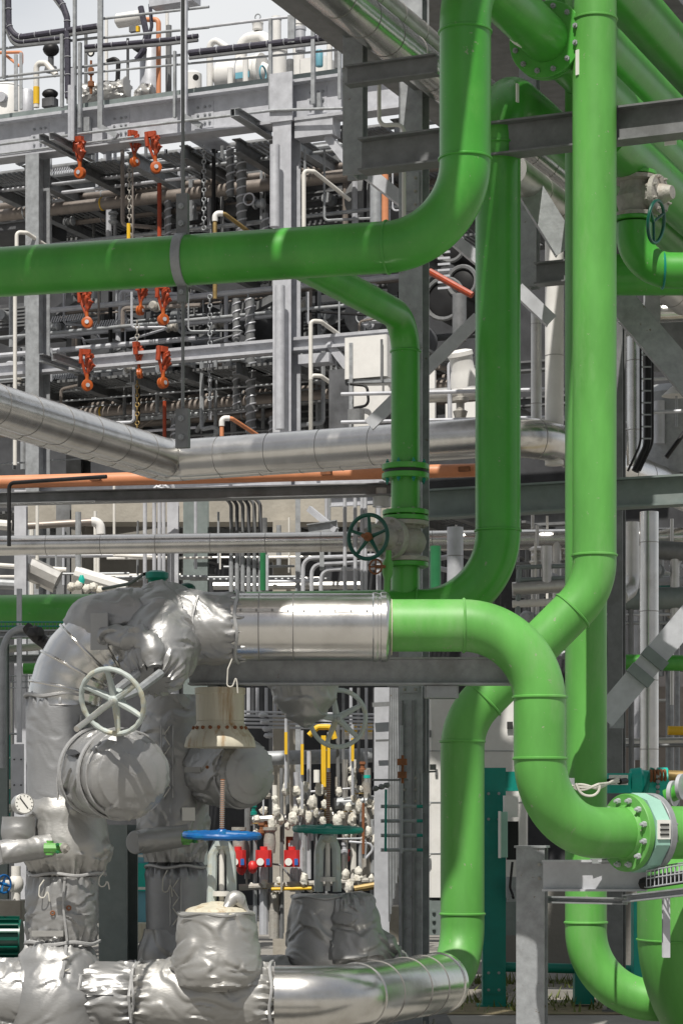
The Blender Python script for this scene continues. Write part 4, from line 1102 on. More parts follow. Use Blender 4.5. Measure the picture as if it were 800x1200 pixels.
one('white_tank', 'long white horizontal cylinder at the top edge above the cable bundle', 'vessel', MB().tube2(Q(135, 25, 35.5), B, [(0, .03), (.06, .12), (.5, .12), (.56, .03)], 18), 'white')
one('cable_bundle', 'tangle of black and orange cables hanging beside the orange pipe', 'cables', MB().tube(fillet([Q(165, 8, 35), Q(172, 40, 35), Q(168, 60, 35), Q(160, 70, 35)], .1, 4), .05, 8).tube(fillet([Q(176, 5, 35), Q(178, 30, 35), Q(173, 55, 35)], .1, 4), .03, 8), 'cable')
one('junction_box', 'small dark junction box with a yellow side near the orange pipe', 'box', MB().box(Q(157, 34, 35), .14, .08, .10, x=B), 'galv_dark')
one('yellow_box', 'tiny yellow box beside the dark junction box on the top deck', 'box', MB().box(Q(162, 34, 34.95), .05, .06, .09, x=B), 'yellow')
one('black_hose', 'thick black bent hose on the top deck, left of the orange pipe', 'hose', MB().tube(fillet([Q(126, 72, 35.6), Q(134, 69, 35.6), Q(139, 72, 35.6), Q(138, 98, 35.6), Q(122, 97, 35.6)], .06, 4), .04, 10), 'black')
one('silver_duct', 'crumpled silver duct lying on the top deck, left of the silver vessel', 'duct', blanket([Q(100, 112, 35.4), Q(150, 104, 35.4)], .16, .05, 91, seg=40, step=.03, fold=1.6), 'blanket_light')
one('silver_bag', 'crumpled silver wrapped flange on the top deck, beside the wide silver vessel', 'duct', blanket([Q(160, 112, 35.5), Q(180, 106, 35.5)], [(0, .1), (.5, .17), (1, .1)], .05, 92, seg=40, step=.025, fold=1.6), 'blanket_light')
gz = thing('pressure_gauge', 'round black pressure gauge on a brown valve stack on the top deck', 'gauge', Q(107, 110, 34.6))
build('case', MB().ring(Q(107, 62, 34.6), A, .05, .016, 20, 8), 'black', gz); build('dial', MB().tube2(Q(107, 62, 34.6), -A, [(0, .045), (.01, .045)], 18), 'paper', gz)
build('valve_stack', MB().tube2(Q(107, 110, 34.6), UP, [(0, .02), (.1, .03), (.12, .055), (.2, .055), (.22, .02), (.3, .02), (.32, .05), (.42, .05), (.44, .02), (.55, .02)], 12), 'rust', gz)
one('pipe_bend', 'white hooked pipe with a yellow marker on the top deck at left', 'pipe', MB().tube(fillet([Q(43, 126, 35), Q(43, 74, 35), Q(54, 74, 35), Q(66, 88, 35)], .08, 5), .05, 12), 'pvc')
one('marker_band', 'yellow marker tape on the white hooked pipe on the top deck', 'marker', MB().tube([Q(43, 122, 35), Q(43, 102, 35)], .054, 12), 'yellow')
mo = thing('valve_motor', 'black valve motor above the guard rail at the top left', 'motor', Q(60, 80, 35.4))
build('case', MB().ico(Q(60, 58, 35.4), .13, (1.1, 1, .9), .1, 2), 'black', mo); build('base', MB().tube2(Q(60, 84, 35.4), UP, [(0, .12), (.08, .1), (.1, .05), (.25, .05)], 14), 'dark', mo)
mo = thing('valve_motor', 'low black valve motor sitting on the girder at the top left', 'motor', Q(60, 126, 35.2))
build('case', MB().ico(Q(59, 110, 35.2), .10, (1.4, 1, .8), .1, 4), 'black', mo); build('base', MB().box(Q(59, 121, 35.2), .24, .2, .14, x=B, bev=.03), 'dark', mo)
one('orange_pipe', 'orange pipe frame behind the white tank at the left edge of the top deck', 'pipe', MB().tube(fillet([Q(-10, 62, 36.5), Q(26, 61, 36.5), Q(26, 80, 36.5), Q(4, 62, 36.6)], .05, 3), .028, 8), 'orange')
one('lattice_post', 'twin pale posts standing beside the white tank at the left edge', 'post', MB().bar(Q(19, 130, 35), Q(19, 64, 35), .06, .06).bar(Q(25, 128, 35), Q(25, 62, 35), .05, .05), 'galv')
one('white_canister', 'white canister with a black port on the top deck, behind the tall posts', 'vessel', MB().tube2(Q(226, 112, 35.4), UP, [(0, .15), (.35, .15), (.4, .08)], 18), 'white')
one('black_port', 'round black port on the white canister on the top deck', 'port', MB().tube2(Q(230, 91, 35.2), -A, [(0, .05), (.03, .05)], 14), 'black')
one('panel_box', 'grey flat panel box hanging at the top edge above the tall posts', 'box', MB().box(Q(205, 3, 35), .8, .3, .12, x=B), 'galv_pale')
for i, (px, y0, y1, r_) in enumerate(((101, 30, 110, .03), (125, 20, 112, .03), (150, 45, 108, .025), (196, 0, 118, .03), (198, 30, 118, .05), (288, 70, 100, .05), (340, 70, 92, .06), (386, 50, 84, .05), (394, 30, 80, .04), (270, 80, 108, .05))):
    one('standpipe', ['slim dark standpipe', 'slim pale standpipe'][i % 2]+' on the top deck, '+['left of the gauge', 'right of the gauge', 'left of the silver vessel', 'behind the orange pipe', 'beside the hanger rod', 'under the white drum', 'behind the upright cylinder', 'right of the actuator', 'at the right end', 'left end of the white drum'][i], 'pipe', MB().tube([Q(px, y1, 35.8), Q(px, y0, 35.8)], r_, 10), ['galv_dark', 'white'][i % 2], 'standpipes on the top deck')

# ---- chain hoists
def hoist():
    t = thing('chain_hoist', 'hoist', 'hoist', V((0, 0, 0)), 'orange chain hoists hanging in the gantry')
    build('trolley', MB().box(V((0, 0, .50)), .16, .12, .10, bev=.02).box(V((-.10, 0, .42)), .07, .1, .26, bev=.02), 'hoist_red', t)
    build('chain_bag', blanket([V((.05, 0, .46)), V((.07, -.02, .30)), V((.03, 0, .08))], [(0, .10), (.35, .085), (.75, .05), (1, .025)], .045, 7, seg=26, step=.022, fold=1.6), 'hoist_red', t)
    build('side_arm', MB().tube([V((-.12, 0, .45)), V((-.06, 0, .25)), V((.0, 0, .05))], [.035, .03, .02], 8), 'hoist_red', t)
    build('drum', MB().tube2(V((.01, .06, -.10)), V((.25, -1, 0)), [(0, .07), (.01, .10), (.05, .10), (.055, .075), (.065, .075), (.07, .10), (.11, .10), (.12, .06)], 20), 'hoist_orange', t)
    m = MB().ring(V((.02, .0, -.10)), V((.6, -.8, 0)), .095, .016, 20, 6)
    build('hook', m, 'hoist_orange', t)
    build('hook_link', MB().cyl(V((.02, 0, .10)), V((.02, 0, -.02)), .035), 'hoist_orange', t)
    build('plate', MB().tube2(V((.04, -.068, -.10)), V((.25, -1, 0)), [(0, .038), (.006, .038)], 16), 'galv_pale', t)
    return t
hz0 = hoist(); first = True
names = ['top row', 'middle row', 'bottom row']
for row, pts in enumerate((((93, 196), (181, 190), (157, 184)), ((101, 372), (190, 368), (164, 358)), ((101, 445), (190, 442), (163, 432)))):
    for k, (px, py) in enumerate(pts):
        o = hz0 if first else copy_tree(hz0); first = False
        o.location = Q(px, py, CG-.3+(.25 if k == 2 else 0)); o.rotation_euler = ((.05, -.04, .07)[row]*(1-k), (.06, -.08, .03)[(row+k) % 3], (-.3, .25, .9)[k]+.35*(row-1))
        o.scale = [.85 if k < 2 else .74]*3
        lab(o, ['leftmost orange chain hoist', 'rightmost orange chain hoist with a white plate', 'small middle orange chain hoist'][k]+' in the '+names[row]+' in the gantry')
for i, (px, y0, y1, mt, r_, c_, lb) in enumerate(((152, 180, 300, 'cast', .022, 33, 'slack hanging chain beside the middle hoist, above the green pipe'), (187, 215, 300, 'hoist_red', .035, 33.4, 'red hanging tube below the right hoist of the top row'),
        (161, 375, 440, 'cast', .02, 33, 'slack hanging chain below the middle hoist of the middle row'), (161, 445, 520, 'brass', .022, 33, 'brownish hanging chain below the middle hoist of the bottom row'), (193, 470, 520, 'hoist_red', .03, 33.4, 'red hanging tube below the right hoist of the bottom row'),
        (239, 170, 270, 'galv', .016, 33, 'pale chain hanging in the top floor, left of the spiral pipes'), (246, 345, 470, 'galv', .016, 33, 'pale chain hanging in the lower floors, left of the spiral pipes'), (151, 262, 282, 'yellow', .03, 32.6, 'short yellow hook block above the level green pipe'))):
    m = MB(); a, b = Q(px, y1, c_), Q(px, y0, c_)
    if 'chain' in lb:
        n_ = min(46, int((b-a).length/.07))
        for k in range(n_): m.ring(a.lerp(b, (k+.5)/n_), X1 if k % 2 else A, .034, .011, 8, 4)
    else: m.tube([a, b], r_, 8)
    one('hanging_chain' if 'chain' in lb else 'hanging_tube', lb, 'chain' if 'chain' in lb else 'tube', m, mt)
# ---- pipes inside the gantry
inner = [
 (242, .055, 2.0, 'clad_brown', 'upper slim brown pipe in the top floor of the gantry'), (253, .10, 1.4, 'clad_brown', 'thick brown pipe just above the level green pipe in the gantry'),
 (269, .075, 3.4, 'clad_brown', 'lower brown pipe just above the level green pipe in the gantry'), (224, .03, 1.0, 'galv', 'slim grey rail pipe across the top floor of the gantry'),
 (396, .03, 1.0, 'galv', 'slim grey rail pipe across the middle floor of the gantry'), (464, .03, 1.1, 'galv', 'slim grey rail pipe across the bottom floor of the gantry'),
 (484, .055, 2.0, 'clad_brown', 'slim brown pipe above the mitred silver pipe in the gantry'), (493, .10, 1.5, 'clad_brown', 'thick brown pipe above the mitred silver pipe in the gantry'), (508, .075, 3.0, 'clad_brown', 'lower brown pipe above the mitred silver pipe in the gantry'),
 (205, .06, 5.0, 'galv_dark', 'dark pipe deep in the top floor of the gantry'), (378, .06, 5.0, 'galv_dark', 'dark pipe deep in the middle floor of the gantry'), (440, .06, 5.5, 'galv_dark', 'dark pipe deep in the bottom floor of the gantry')]
for py, r_, k, mt, lb in inner:
    q = Q(0, py, CG+k)
    t = thing('process_pipe', lb, 'pipe', onB(q, -80))
    build('pipe_run', MB().tube([onB(q, -80), onB(q, 560)], r_, 16), mt, t)
    if r_ > .05:
        for px in (30, 120, 285, 430): build('clamp', MB().ring(onB(q, px), B, r_, .014, 16, 5), 'yellow' if px == 120 and py in (253, 493) else 'galv', t)
# spiral wrapped risers (pipes bound with bright wire)
for px, y0, y1, r_, lb in ((283, 170, 275, .075, 'thicker spiral-wrapped riser in the top floor'), (270, 172, 230, .06, 'thinner spiral-wrapped riser in the top floor'), (293, 350, 425, .075, 'thicker spiral-wrapped riser in the middle floor'), (277, 350, 420, .055, 'thinner spiral-wrapped riser in the middle floor'),
        (294, 420, 510, .075, 'thicker spiral-wrapped riser in the bottom floor'), (277, 430, 480, .055, 'thinner spiral-wrapped riser in the bottom floor'), (197, 235, 290, .05, 'spiral-wrapped riser beside the hanger rod in the top floor'), (204, 490, 525, .05, 'spiral-wrapped riser beside the hanger rod in the bottom floor'), (311, 250, 275, .05, 'short spiral-wrapped stub in the top floor'), (319, 488, 510, .05, 'short spiral-wrapped stub above the mitred pipe')):
    a, b = Q(px, y1, CG+.7), Q(px, y0, CG+.7)
    t = thing('spiral_pipe', lb+' of the gantry', 'pipe', a, 'spiral wrapped risers in the gantry')
    build('core', MB().tube([a, b], r_, 14), 'galv_dark', t)
    pts = []; n_ = int((b-a).length/.011)
    for k in range(n_): pts.append(a.lerp(b, k/n_)+V((math.cos(k*.55), math.sin(k*.55), 0))*r_)
    build('wire', MB().tube(pts, .014, 5), 'galv_pale', t)
# pale drop pipes
for px, y0, y1, mt, lb, top in ((322, 170, 266, 'galv_pale', 'pale round drop pipe left of the widest gantry column, top floor', 0), (328, 335, 503, 'galv_pale', 'pale round drop pipe left of the widest gantry column, lower floors', 0),
        (356, 200, 330, 'pvc', 'thin white pipe with a bent top right of the widest column, top floor', 1), (364, 376, 506, 'pvc', 'thin white pipe with a bent top right of the widest column, lower floor', 1), (364, 440, 506, 'pvc', 'short white pipe with bent top right of the widest column, bottom floor', 1), (252, 250, 350, 'brass', 'thin tan pipe with a white bend above the level green pipe', 2), (260, 490, 525, 'orange', 'short orange-pink pipe with a white bend above the mitred silver pipe', 2),
        (18, 300, 545, 'pvc', 'thin white upright pipe at the left edge below the level green pipe', 0), (20, 272, 330, 'pvc', 'white hooked pipe at the left edge above the level green pipe', 1)):
    a, b = Q(px, y1, CG-.5), Q(px, y0, CG-.5)
    r_ = .075 if 'round' in lb else .032
    t = thing('drop_pipe', lb, 'pipe', a)
    if top: build('pipe_run', MB().tube(fillet([a, b, b+B*.12+A*.1, b+B*.35+A*.9-UP*.25], .06, 4), r_, 12), mt, t)
    else: build('pipe_run', MB().tube([a, b], r_, 12), mt, t)
    if top == 2: build('elbow', MB().tube(fillet([b-UP*.12, b, b+B*.10+A*.06], .06, 5), r_*1.35, 12), 'white', t)
# bulk equipment inside the floors
k = 0
for row, (ya, yb) in enumerate(((178, 300), (345, 400), (412, 520))):
    fl = ['top', 'middle', 'bottom'][row]
    for (px, w_, h_, sh, dp, wd) in ((25, .9, .5, 'b', 3.2, 'left end'), (130, 1.0, .55, 'c', 4.0, 'behind the hoists'), (225, .8, .6, 'b', 4.4, 'left of the spiral pipes'), (300, .55, .5, 'c', 4.2, 'right of the spiral pipes'), (400, .8, .55, 'b', 3.2, 'right of the widest column'), (450, .6, .6, 'c', 2.5, 'right end')):
        q = Q(px, (ya+yb)/2+8, CG+dp)
        t = thing('cooler_box' if sh == 'b' else 'exchanger', ('dark equipment box' if sh == 'b' else 'dark round exchanger drum')+' in the '+fl+' floor of the gantry, '+wd, 'equipment', q)
        hh = (yb-ya)/F*q.y
        if sh == 'b':
            build('case', MB().box(q, w_*1.3, 1.2, hh*.55, x=B, bev=.03), 'dark', t)
            m = MB()
            for j in range(6): m.bar(q-A*.62-B*w_*.55+UP*hh*(-.2+.075*j), q-A*.62+B*w_*.55+UP*hh*(-.2+.075*j), .02, .03)
            build('louvre', m, 'galv_dark', t)
            build('nozzle', MB().cyl(q-A*.6+B*.1, q-A*.85+B*.1, .09), 'galv', t)
        else:
            build('shell', MB().tube2(q-A*.8, A, [(0, h_*.35), (.03, h_*.5), (2.4, h_*.5)], 24), 'dark', t)
            build('cover_flange', MB().tube2(q-A*.86, A, [(0, h_*.42), (.02, h_*.56), (.08, h_*.56)], 24), 'galv_dark', t)
            build('nozzle', MB().cyl(q-A*.5+UP*h_*.45, q-A*.5+UP*h_*.9, .07), 'galv', t)
# thin clutter: instrument tubing, hangers and rails (each a small frame of its own)
rr = random.Random(11)
for i in range(96):
    px = rr.uniform(20, 470); row = i % 3
    ya, yb = ((175, 300), (342, 402), (408, 520))[row]
    c_ = CG+rr.uniform(-.2, 3.5)
    a = Q(px, rr.uniform((ya+yb)/2, yb), c_); b = Q(px, ya, c_)
    m = MB(); r_ = rr.choice((.014, .02, .026, .036))
    ty = rr.random()
    if ty < .45: m.tube([a, b], r_, 6)
    elif ty < .8: m.tube(fillet([b, a, a+B*rr.choice((-1, 1))*rr.uniform(.3, .9)+A*rr.uniform(-.2, .6), a+B*rr.uniform(-.6, .6)+A*.6-UP*rr.uniform(.0, .35)], .06, 3), r_, 6)
    else: m.tube(fillet([a, a+UP*rr.uniform(.2, .5), a+B*rr.uniform(.5, 1.4)+UP*.3], .06, 3), r_, 6)
    mt = rr.choice(('galv', 'galv', 'galv', 'galv_pale', 'galv_pale', 'clad_brown', 'black'))
    one('instrument_tube', 'thin instrument tube among the piping of the '+['top', 'middle', 'bottom'][row]+' gantry floor', 'tube', m, mt, 'instrument tubes of the '+['top', 'middle', 'bottom'][row]+' gantry floor')
# dense small piping of each floor
rb = random.Random(5)
for row, (ya, yb) in enumerate(((176, 300), (345, 402), (412, 545))):
    t = thing('small_bore_piping', 'dense maze of thin level and upright pipes in the '+['top', 'middle', 'bottom'][row]+' floor of the gantry', 'piping', Q(200, yb, CG+1.5))
    for k in range(16 if row != 1 else 9):
        y_ = rb.uniform(ya, yb); c_ = CG+rb.uniform(.5, 5); q = Q(0, y_, c_); x0 = rb.choice((-60, -60, 60, 120, 250)); x1 = rb.choice((230, 330, 470, 560, 560))
        build('level_pipe', MB().tube([onB(q, x0), onB(q, x1)], rb.choice((.016, .022, .03, .045)), 8), rb.choice(('galv', 'galv', 'clad_brown', 'galv_pale', 'galv_dark')), t)
    for k in range(22 if row != 1 else 14):
        x = rb.uniform(-5, 480); c_ = CG+rb.uniform(.8, 5.5)
        build('upright_pipe', MB().tube([Q(x, yb+5, c_), Q(x, ya-5, c_)], rb.choice((.014, .02, .03, .05)), 8), rb.choice(('galv', 'galv', 'galv_pale', 'galv_dark', 'clad_brown')), t)
    for k in range(12):
        x = rb.uniform(0, 470); c_ = CG+rb.uniform(.6, 4); q = Q(x, rb.uniform(ya+10, yb), c_)
        build('valve', MB().tube2(q, rb.choice((B, UP, A)), [(0, .05), (.03, .08), (.05, .08), (.055, .04), (.10, .06), (.15, .04), (.155, .08), (.18, .08), (.2, .05)], 12), rb.choice(('cast', 'galv', 'galv_dark', 'galv_pale')), t)
        if k % 3 == 0: build('handwheel', MB().ring(q-A*.15+UP*.05, A, .09, .013, 18, 5), rb.choice(('galv_pale', 'galv', 'black')), t)
# pale deck patches seen through the floors
for i, (px, py, w_) in enumerate(((125, 172, .5), (248, 168, .5), (20, 222, .4), (75, 240, .3), (250, 402, .6), (125, 402, .5), (40, 440, .35), (78, 480, .4), (230, 415, .5))):
    q = Q(px, py, CG+2.2)
    gp('floor_panel', MB().box(q, w_, .7, .02, x=B), 'galv_pale')
# ---- things seen right of the gantry, behind the narrower green pipe
wb = thing('white_cabinet', 'white cabinet on a grey stand left of the narrower green pipe, mid height', 'cabinet', Q(434, 500, 30))
build('case', MB().box(Q(436, 422, 30), .62, .5, .56, x=B, bev=.02), 'white', wb); build('divider', MB().box(Q(447, 422, 29.7), .03, .02, .56, x=B), 'galv_dark', wb)
build('frame', MB().bar(Q(408, 447, 29.8), Q(470, 446, 29.8), .05, .05).bar(Q(411, 402, 29.75), Q(411, 520, 29.75), .05, .05), 'galv', wb)
build('lower_case', MB().box(Q(440, 480, 30), .56, .4, .62, x=B, bev=.02), 'white', wb)
one('black_pump', 'black pump body below the white cabinet, beside the narrower green pipe', 'pump', MB().ico(Q(449, 492, 29.5), .13, (1.2, 1, .9), .15, 3), 'black')
bl = thing('bell_lamp', 'white tilted bell lamp on a bent post, left of the shaded green riser', 'lamp', Q(538, 500, 27))
bd_ = V((-.18, -.25, .95)).normalized(); bo = Q(545, 452, 27)
build('bell', MB().tube2(bo, bd_, [(.02, .13), (0, .185), (.16, .155), (.20, .14), (.34, .14), (.36, .155), (.41, .15), (.43, .08)], 30), 'cream' if False else 'white', bl)
build('post', MB().tube(fillet([Q(527, 498, 27), Q(526, 428, 27), Q(533, 420, 27)], .05, 4), .028, 10), 'galv_pale', bl)
one('needle_valve', 'small brown and grey valve head below the white bell lamp', 'valve', MB().tube2(Q(539, 492, 26.8), UP, [(0, .06), (.1, .09), (.12, .05), (.2, .05), (.22, .1), (.26, .1), (.28, .04), (.36, .04)], 14), 'cast')
for y_, lb in ((459, 'upper'), (492, 'lower')):
    one('guard_rail', lb+' pale guard rail behind the narrower green pipe, above the mitred silver pipe', 'rail', MB().tube([Q(400, y_+3, 26.5), Q(660, y_-3, 26.5)], .024, 8), 'galv_pale')
one('clad_pipe', 'dull silver pipe between the two guard rails behind the tall column', 'pipe', MB().tube([Q(470, 466, 28), Q(560, 460, 28)], .09, 16), 'clad_dull')
one('wall_panel', 'narrow white panel behind the tallest column, right of the white cabinet', 'panel', MB().box(Q(505, 465, 30), .12, .05, .7, x=B), 'white')
one('wall_panel', 'white wall panel behind the bell lamp post', 'panel', MB().box(Q(545, 485, 30), .55, .05, .3, x=B), 'white')
one('red_pipe', 'rusty red pipe slanting down under the big green elbow', 'pipe', MB().tube([Q(503, 318, 30), Q(553, 346, 30)], .045, 10), 'hoist_red')
one('red_riser', 'thin orange-red riser under the short beam stub, left of the tallest column', 'pipe', MB().tube([Q(451, 205, 32), Q(451, 262, 32)], .05, 10), 'orange')
one('grey_riser', 'grey riser left of the thin orange-red one, behind the short H column', 'pipe', MB().tube([Q(440, 200, 31), Q(440, 262, 31)], .08, 12), 'galv')
for i, (px, py, r_, lb) in enumerate(((520, 350, .30, 'black round drum end under the big green elbow, left one'), (541, 330, .22, 'black round drum end under the big green elbow, right one'), (528, 290, .2, 'black round drum end close below the big green elbow'))):
    t = thing('exchanger', lb, 'equipment', Q(px, py, 33))
    build('shell', MB().tube2(Q(px, py, 33), A, [(0, r_*.7), (.04, r_), (1.2, r_)], 22), 'black', t); build('cover_flange', MB().ring(Q(px, py, 33), A, r_, .035, 24, 6), 'galv_dark', t)
m = MB()
for k_ in range(7): m.bar(Q(513, 296+k_*7, 32.2), Q(527, 295+k_*7, 32.2), .03, .03)
one('louvre_frame', 'pale slatted louvre beside the black drums under the big green elbow', 'louvre', m, 'galv_pale')
one('grey_riser', 'dark grey riser pipe between the black drums and the shaded green riser', 'pipe', MB().tube([Q(538, 345, 31), Q(538, 400, 31)], .10, 14), 'galv_dark')
ch = thing('machine_frame', 'dark machine frame at the foot of the gantry, left of the white cabinet', 'machine', Q(408, 500, 30))
build('case', MB().box(Q(404, 470, 30), .3, .4, .8, x=B), 'dark', ch); build('hoses', MB().tube(fillet([Q(410, 450, 29.6), Q(430, 452, 29.6), Q(432, 475, 29.6), Q(415, 478, 29.6)], .08, 4), .02, 8), 'black', ch); build('valve_block', MB().box(Q(417, 487, 29.6), .2, .15, .16, x=B, bev=.02), 'galv_dark', ch)
# overhead grating that roofs the right-hand rack
m = MB()
for j in range(-4, 5): m.bar(V((2.0+j*1.0, 18.6, 9.5)), V((2.0+j*1.0, 18.6, 9.5))+A*(15 if j >= 0 else 9), .8, .06)
one('overhead_deck', 'dark overhead deck of planks above the rack at the top right', 'deck', m, 'galv_dark')
# ================================================================== lower background, left: concrete frame and conduits
cf = thing('concrete_pedestal', 'beige concrete pedestal frame with a deep beam and thick column, behind the slim silver pipe', 'concrete frame', P(335, 1091, 30))
build('beam', MB().bar(P(28, 598, 31), P(480, 598, 30.2), .5, .36), 'concrete', cf)
build('column', MB().bar(P(336, 1120, 30.2), P(336, 612, 30.2), .34, .4), 'concrete', cf)
build('column', MB().bar(P(88, 1120, 30.9), P(88, 612, 30.9), .22, .4), 'concrete_grey', cf)
build('corbel', MB().prof([(-.2, 0), (.2, 0), (.2, .04), (.08, .16), (-.2, .16)], P(312, 657, 30.0), P(338, 657, 30.0)), 'concrete_grey', cf)
build('infill_wall', MB().bar(P(100, 650, 31.6), P(208, 650, 31.4), .2, .85), 'concrete_grey', cf)
build('infill_wall', MB().bar(P(30, 588, 31.4), P(480, 582, 31.0), .2, .16), 'concrete', cf)
for px, w_, mt, lb, Y in ((25, .14, 'galv_pale', 'pale steel column at the left edge below the orange pipe', 28), (75, .17, 'galv_dark', 'dark steel column left of the concrete infill, below the orange pipe', 29.5), (230, .30, 'steel_green', 'wide blue-grey column left of the row of dark conduits', 29.6), (203, .13, 'galv_pale', 'pale slim column beside the green actuator, below the mitred corner', 27.6), (349, .06, 'galv', 'thin grey post right of the thick concrete column', 29)):
    p = P(px, 970, Y); q = V((p.x, p.y, P(px, 575, Y).z))
    one('steel_column', lb, 'column', MB().ibeam(V((p.x, p.y, 0)), q, w_, w_, .012, up=V((0, -1, 0))), mt)
# dark conduits in a row with bent tops
cr = thing('conduit_row', 'row of six dark conduits with bent tops under the orange pipe', 'conduits', P(290, 700, 28.5))
for k in range(6):
    x = 271+k*6.8
    build('conduit', MB().tube(fillet([P(x, 705, 28.5), P(x, 590+0*k, 28.5), P(x-16, 575, 28.5), P(x-22, 574, 28.3)], .12, 4), .022, 8), 'galv_dark' if k % 2 == 0 else 'dark', cr)
    if k < 6: build('lower_sleeve', MB().tube([P(x, 705, 28.48), P(x, 652, 28.48)], .027, 8), 'galv', cr)
tr = thing('cable_tray', 'cable tray with dark cables hung under the grey beam, above the conduit row', 'cable tray', P(240, 578, 28.2))
build('side_rail', MB().bar(P(168, 580, 28.2), P(470, 574, 27.6), .03, .06), 'galv', tr)
m = MB()
for k in range(40): m.bar(P(170+k*7.4, 580, 28.2), P(172+k*7.4, 575, 28.4), .05, .02)
build('rung', m, 'galv_dark', tr)
build('cables', MB().tube([P(190, 575, 28.3), P(300, 572, 28.1), P(470, 569, 27.8)], .035, 8), 'cable', tr)
hc_ = thing('conduit_hooks', 'three pale hooked conduits rising beside the mitred corner of the silver pipe', 'conduits', P(178, 690, 27.2))
for x, y_ in ((170, 580), (181, 572), (187, 570), (192, 566)):
    build('conduit', MB().tube(fillet([P(x, 690, 27.2), P(x, y_, 27.2), P(x+9, y_-5, 27.2), P(x+12, y_+10, 27.2)], .07, 4), .022, 8), 'galv_pale', hc_)
jp = thing('conduit_rack', 'pale rack of white hooked conduits left of the grey gate valve', 'conduits', P(425, 692, 26.6))
build('back_channel', MB().chan(P(388, 588, 26.8), P(452, 585, 26.6), .12, .05), 'galv_pale', jp)
build('back_channel', MB().chan(P(362, 625, 27.4), P(396, 620, 27.3), .2, .06), 'galv', jp)
for x, y_ in ((404, 573), (416, 572), (424, 570), (428, 574)):
    build('conduit', MB().tube(fillet([P(x, 694, 26.5), P(x, y_, 26.5), P(x+9, y_-4, 26.5), P(x+12, y_+10, 26.5)], .06, 4), .021, 8), 'galv_pale', jp)
for k, (x, y_) in enumerate(((355, 654), (365, 661), (376, 668))):
    build('conduit', MB().tube(fillet([P(x, 694, 27.4), P(x, y_, 27.4), P(470, y_-4, 27.0)], .12, 5), .024, 8), 'galv_pale', jp)
build('brace', MB().bar(P(362, 596, 27.5), P(394, 622, 27.3), .05, .07), 'galv_pale', jp)
build('sight_glass', MB().tube2(P(447, 594, 26.3), UP, [(0, .10), (.2, .10), (.22, .06), (.28, .03)], 16), 'glass', jp)
build('stub', MB().bar(P(377, 642, 27), P(377, 668, 27), .05, .05), 'galv', jp)
one('pipe_bend', 'brownish pipe with a white elbow above the slim silver pipe at left', 'pipe', MB().tube(fillet([P(20, 617, 28.6), P(116, 611, 28.6), P(118, 630, 28.6)], .1, 5), .045, 12), 'clad_brown')
one('white_elbow', 'white elbow on the brownish pipe above the slim silver pipe at left', 'pipe', MB().tube(fillet([P(108, 611.5, 28.55), P(117.5, 611, 28.55), P(118.5, 626, 28.55)], .08, 5), .056, 12), 'white')
for i, (x0, y0, x1, y1, r_, mt, lb) in enumerate(((-10, 662, 78, 668, .03, 'pvc', 'thin pale pipe below the slim silver pipe at the left edge'), (30, 664, 68, 682, .14, 'clad_dull', 'short dull silver pipe behind the left edge columns'), (88, 672, 148, 690, .09, 'white', 'white pipe sloping down towards the silver elbow from the left'), (-10, 684, 30, 686, .06, 'galv', 'grey pipe end low at the left edge, above the green run'),
        (135, 651, 200, 654, .02, 'pvc', 'thin horizontal tube in front of the concrete infill wall'), (134, 560, 134, 652, .016, 'pvc', 'thin upright tube in front of the concrete infill wall'), (44, 580, 44, 690, .02, 'pvc', 'thin upright white tube right of the pale left edge column'), (92, 600, 92, 690, .035, 'galv', 'grey upright tube right of the dark left column'),
        (-10, 614, 14, 616, .06, 'pvc', 'white pipe stub at the left edge above the slim silver pipe'), (308, 640, 308, 692, .035, 'green_dark', 'thin dark green upright pipe left of the thick concrete column'), (313, 650, 313, 692, .02, 'galv_pale', 'thin pale upright tube next to the dark green one'), (66, 650, 66, 690, .012, 'galv', 'hair-thin wire beside the dark left column'),
        (0, 676, 45, 676, .02, 'pvc', 'thin white tube over the level green run at the left edge'), (256, 600, 256, 660, .014, 'galv', 'hair-thin tube left of the conduit row'), (360, 640, 470, 636, .03, 'galv_pale', 'thin pale level pipe right of the thick concrete column'), (505, 656, 540, 650, .03, 'galv_pale', 'pale strut behind the gate valve, upper one'), (505, 664, 540, 672, .03, 'galv_pale', 'pale strut behind the gate valve, lower one'))):
    one('thin_pipe', lb, 'pipe', MB().tube([P(x0, y0, 28.2), P(x1, y1, 28.2)], r_, 10), mt)
vlm = thing('wrapped_valves', 'cluster of white wrapped valves above the level green run at left', 'valves', P(110, 694, 28))
for i, (x, y) in enumerate(((84, 688), (92, 686), (102, 690), (110, 688), (118, 692))):
    build('wrapped_valve', MB().ico(P(x, y, 28), .055, (1, 1, 1), .3, i), 'white_cloth', vlm)
build('actuator', MB().tube2(P(96, 684, 28), UP, [(0, .03), (.05, .04), (.1, .02)], 10), 'teal_bright', vlm)
ac = thing('actuator', 'blue-green valve actuator peeking above the grey upper valve jacket', 'actuator', P(183, 690, 17.5))
build('body', MB().box(P(184, 685, 17.5), .12, .1, .06, bev=.02).tube2(P(184, 681, 17.5), UP, [(0, .06), (.02, .085), (.06, .085), (.075, .05)], 16), 'teal', ac)
build('cable_gland', MB().tube([P(176, 671, 17.5), P(168, 673, 17.5)], .012, 8), 'black', ac)
build('cable', MB().tube(fillet([P(168, 673, 17.5), P(152, 684, 17.5), P(120, 690, 17.6)], .1, 4), .012, 6), 'galv_dark', ac)
one('green_dome', 'rounded green cap just above the grey jacket, right of the actuator', 'cap', MB().ico(P(219, 690, 17.4), .065, (1, 1, .7)), 'wheel_green')
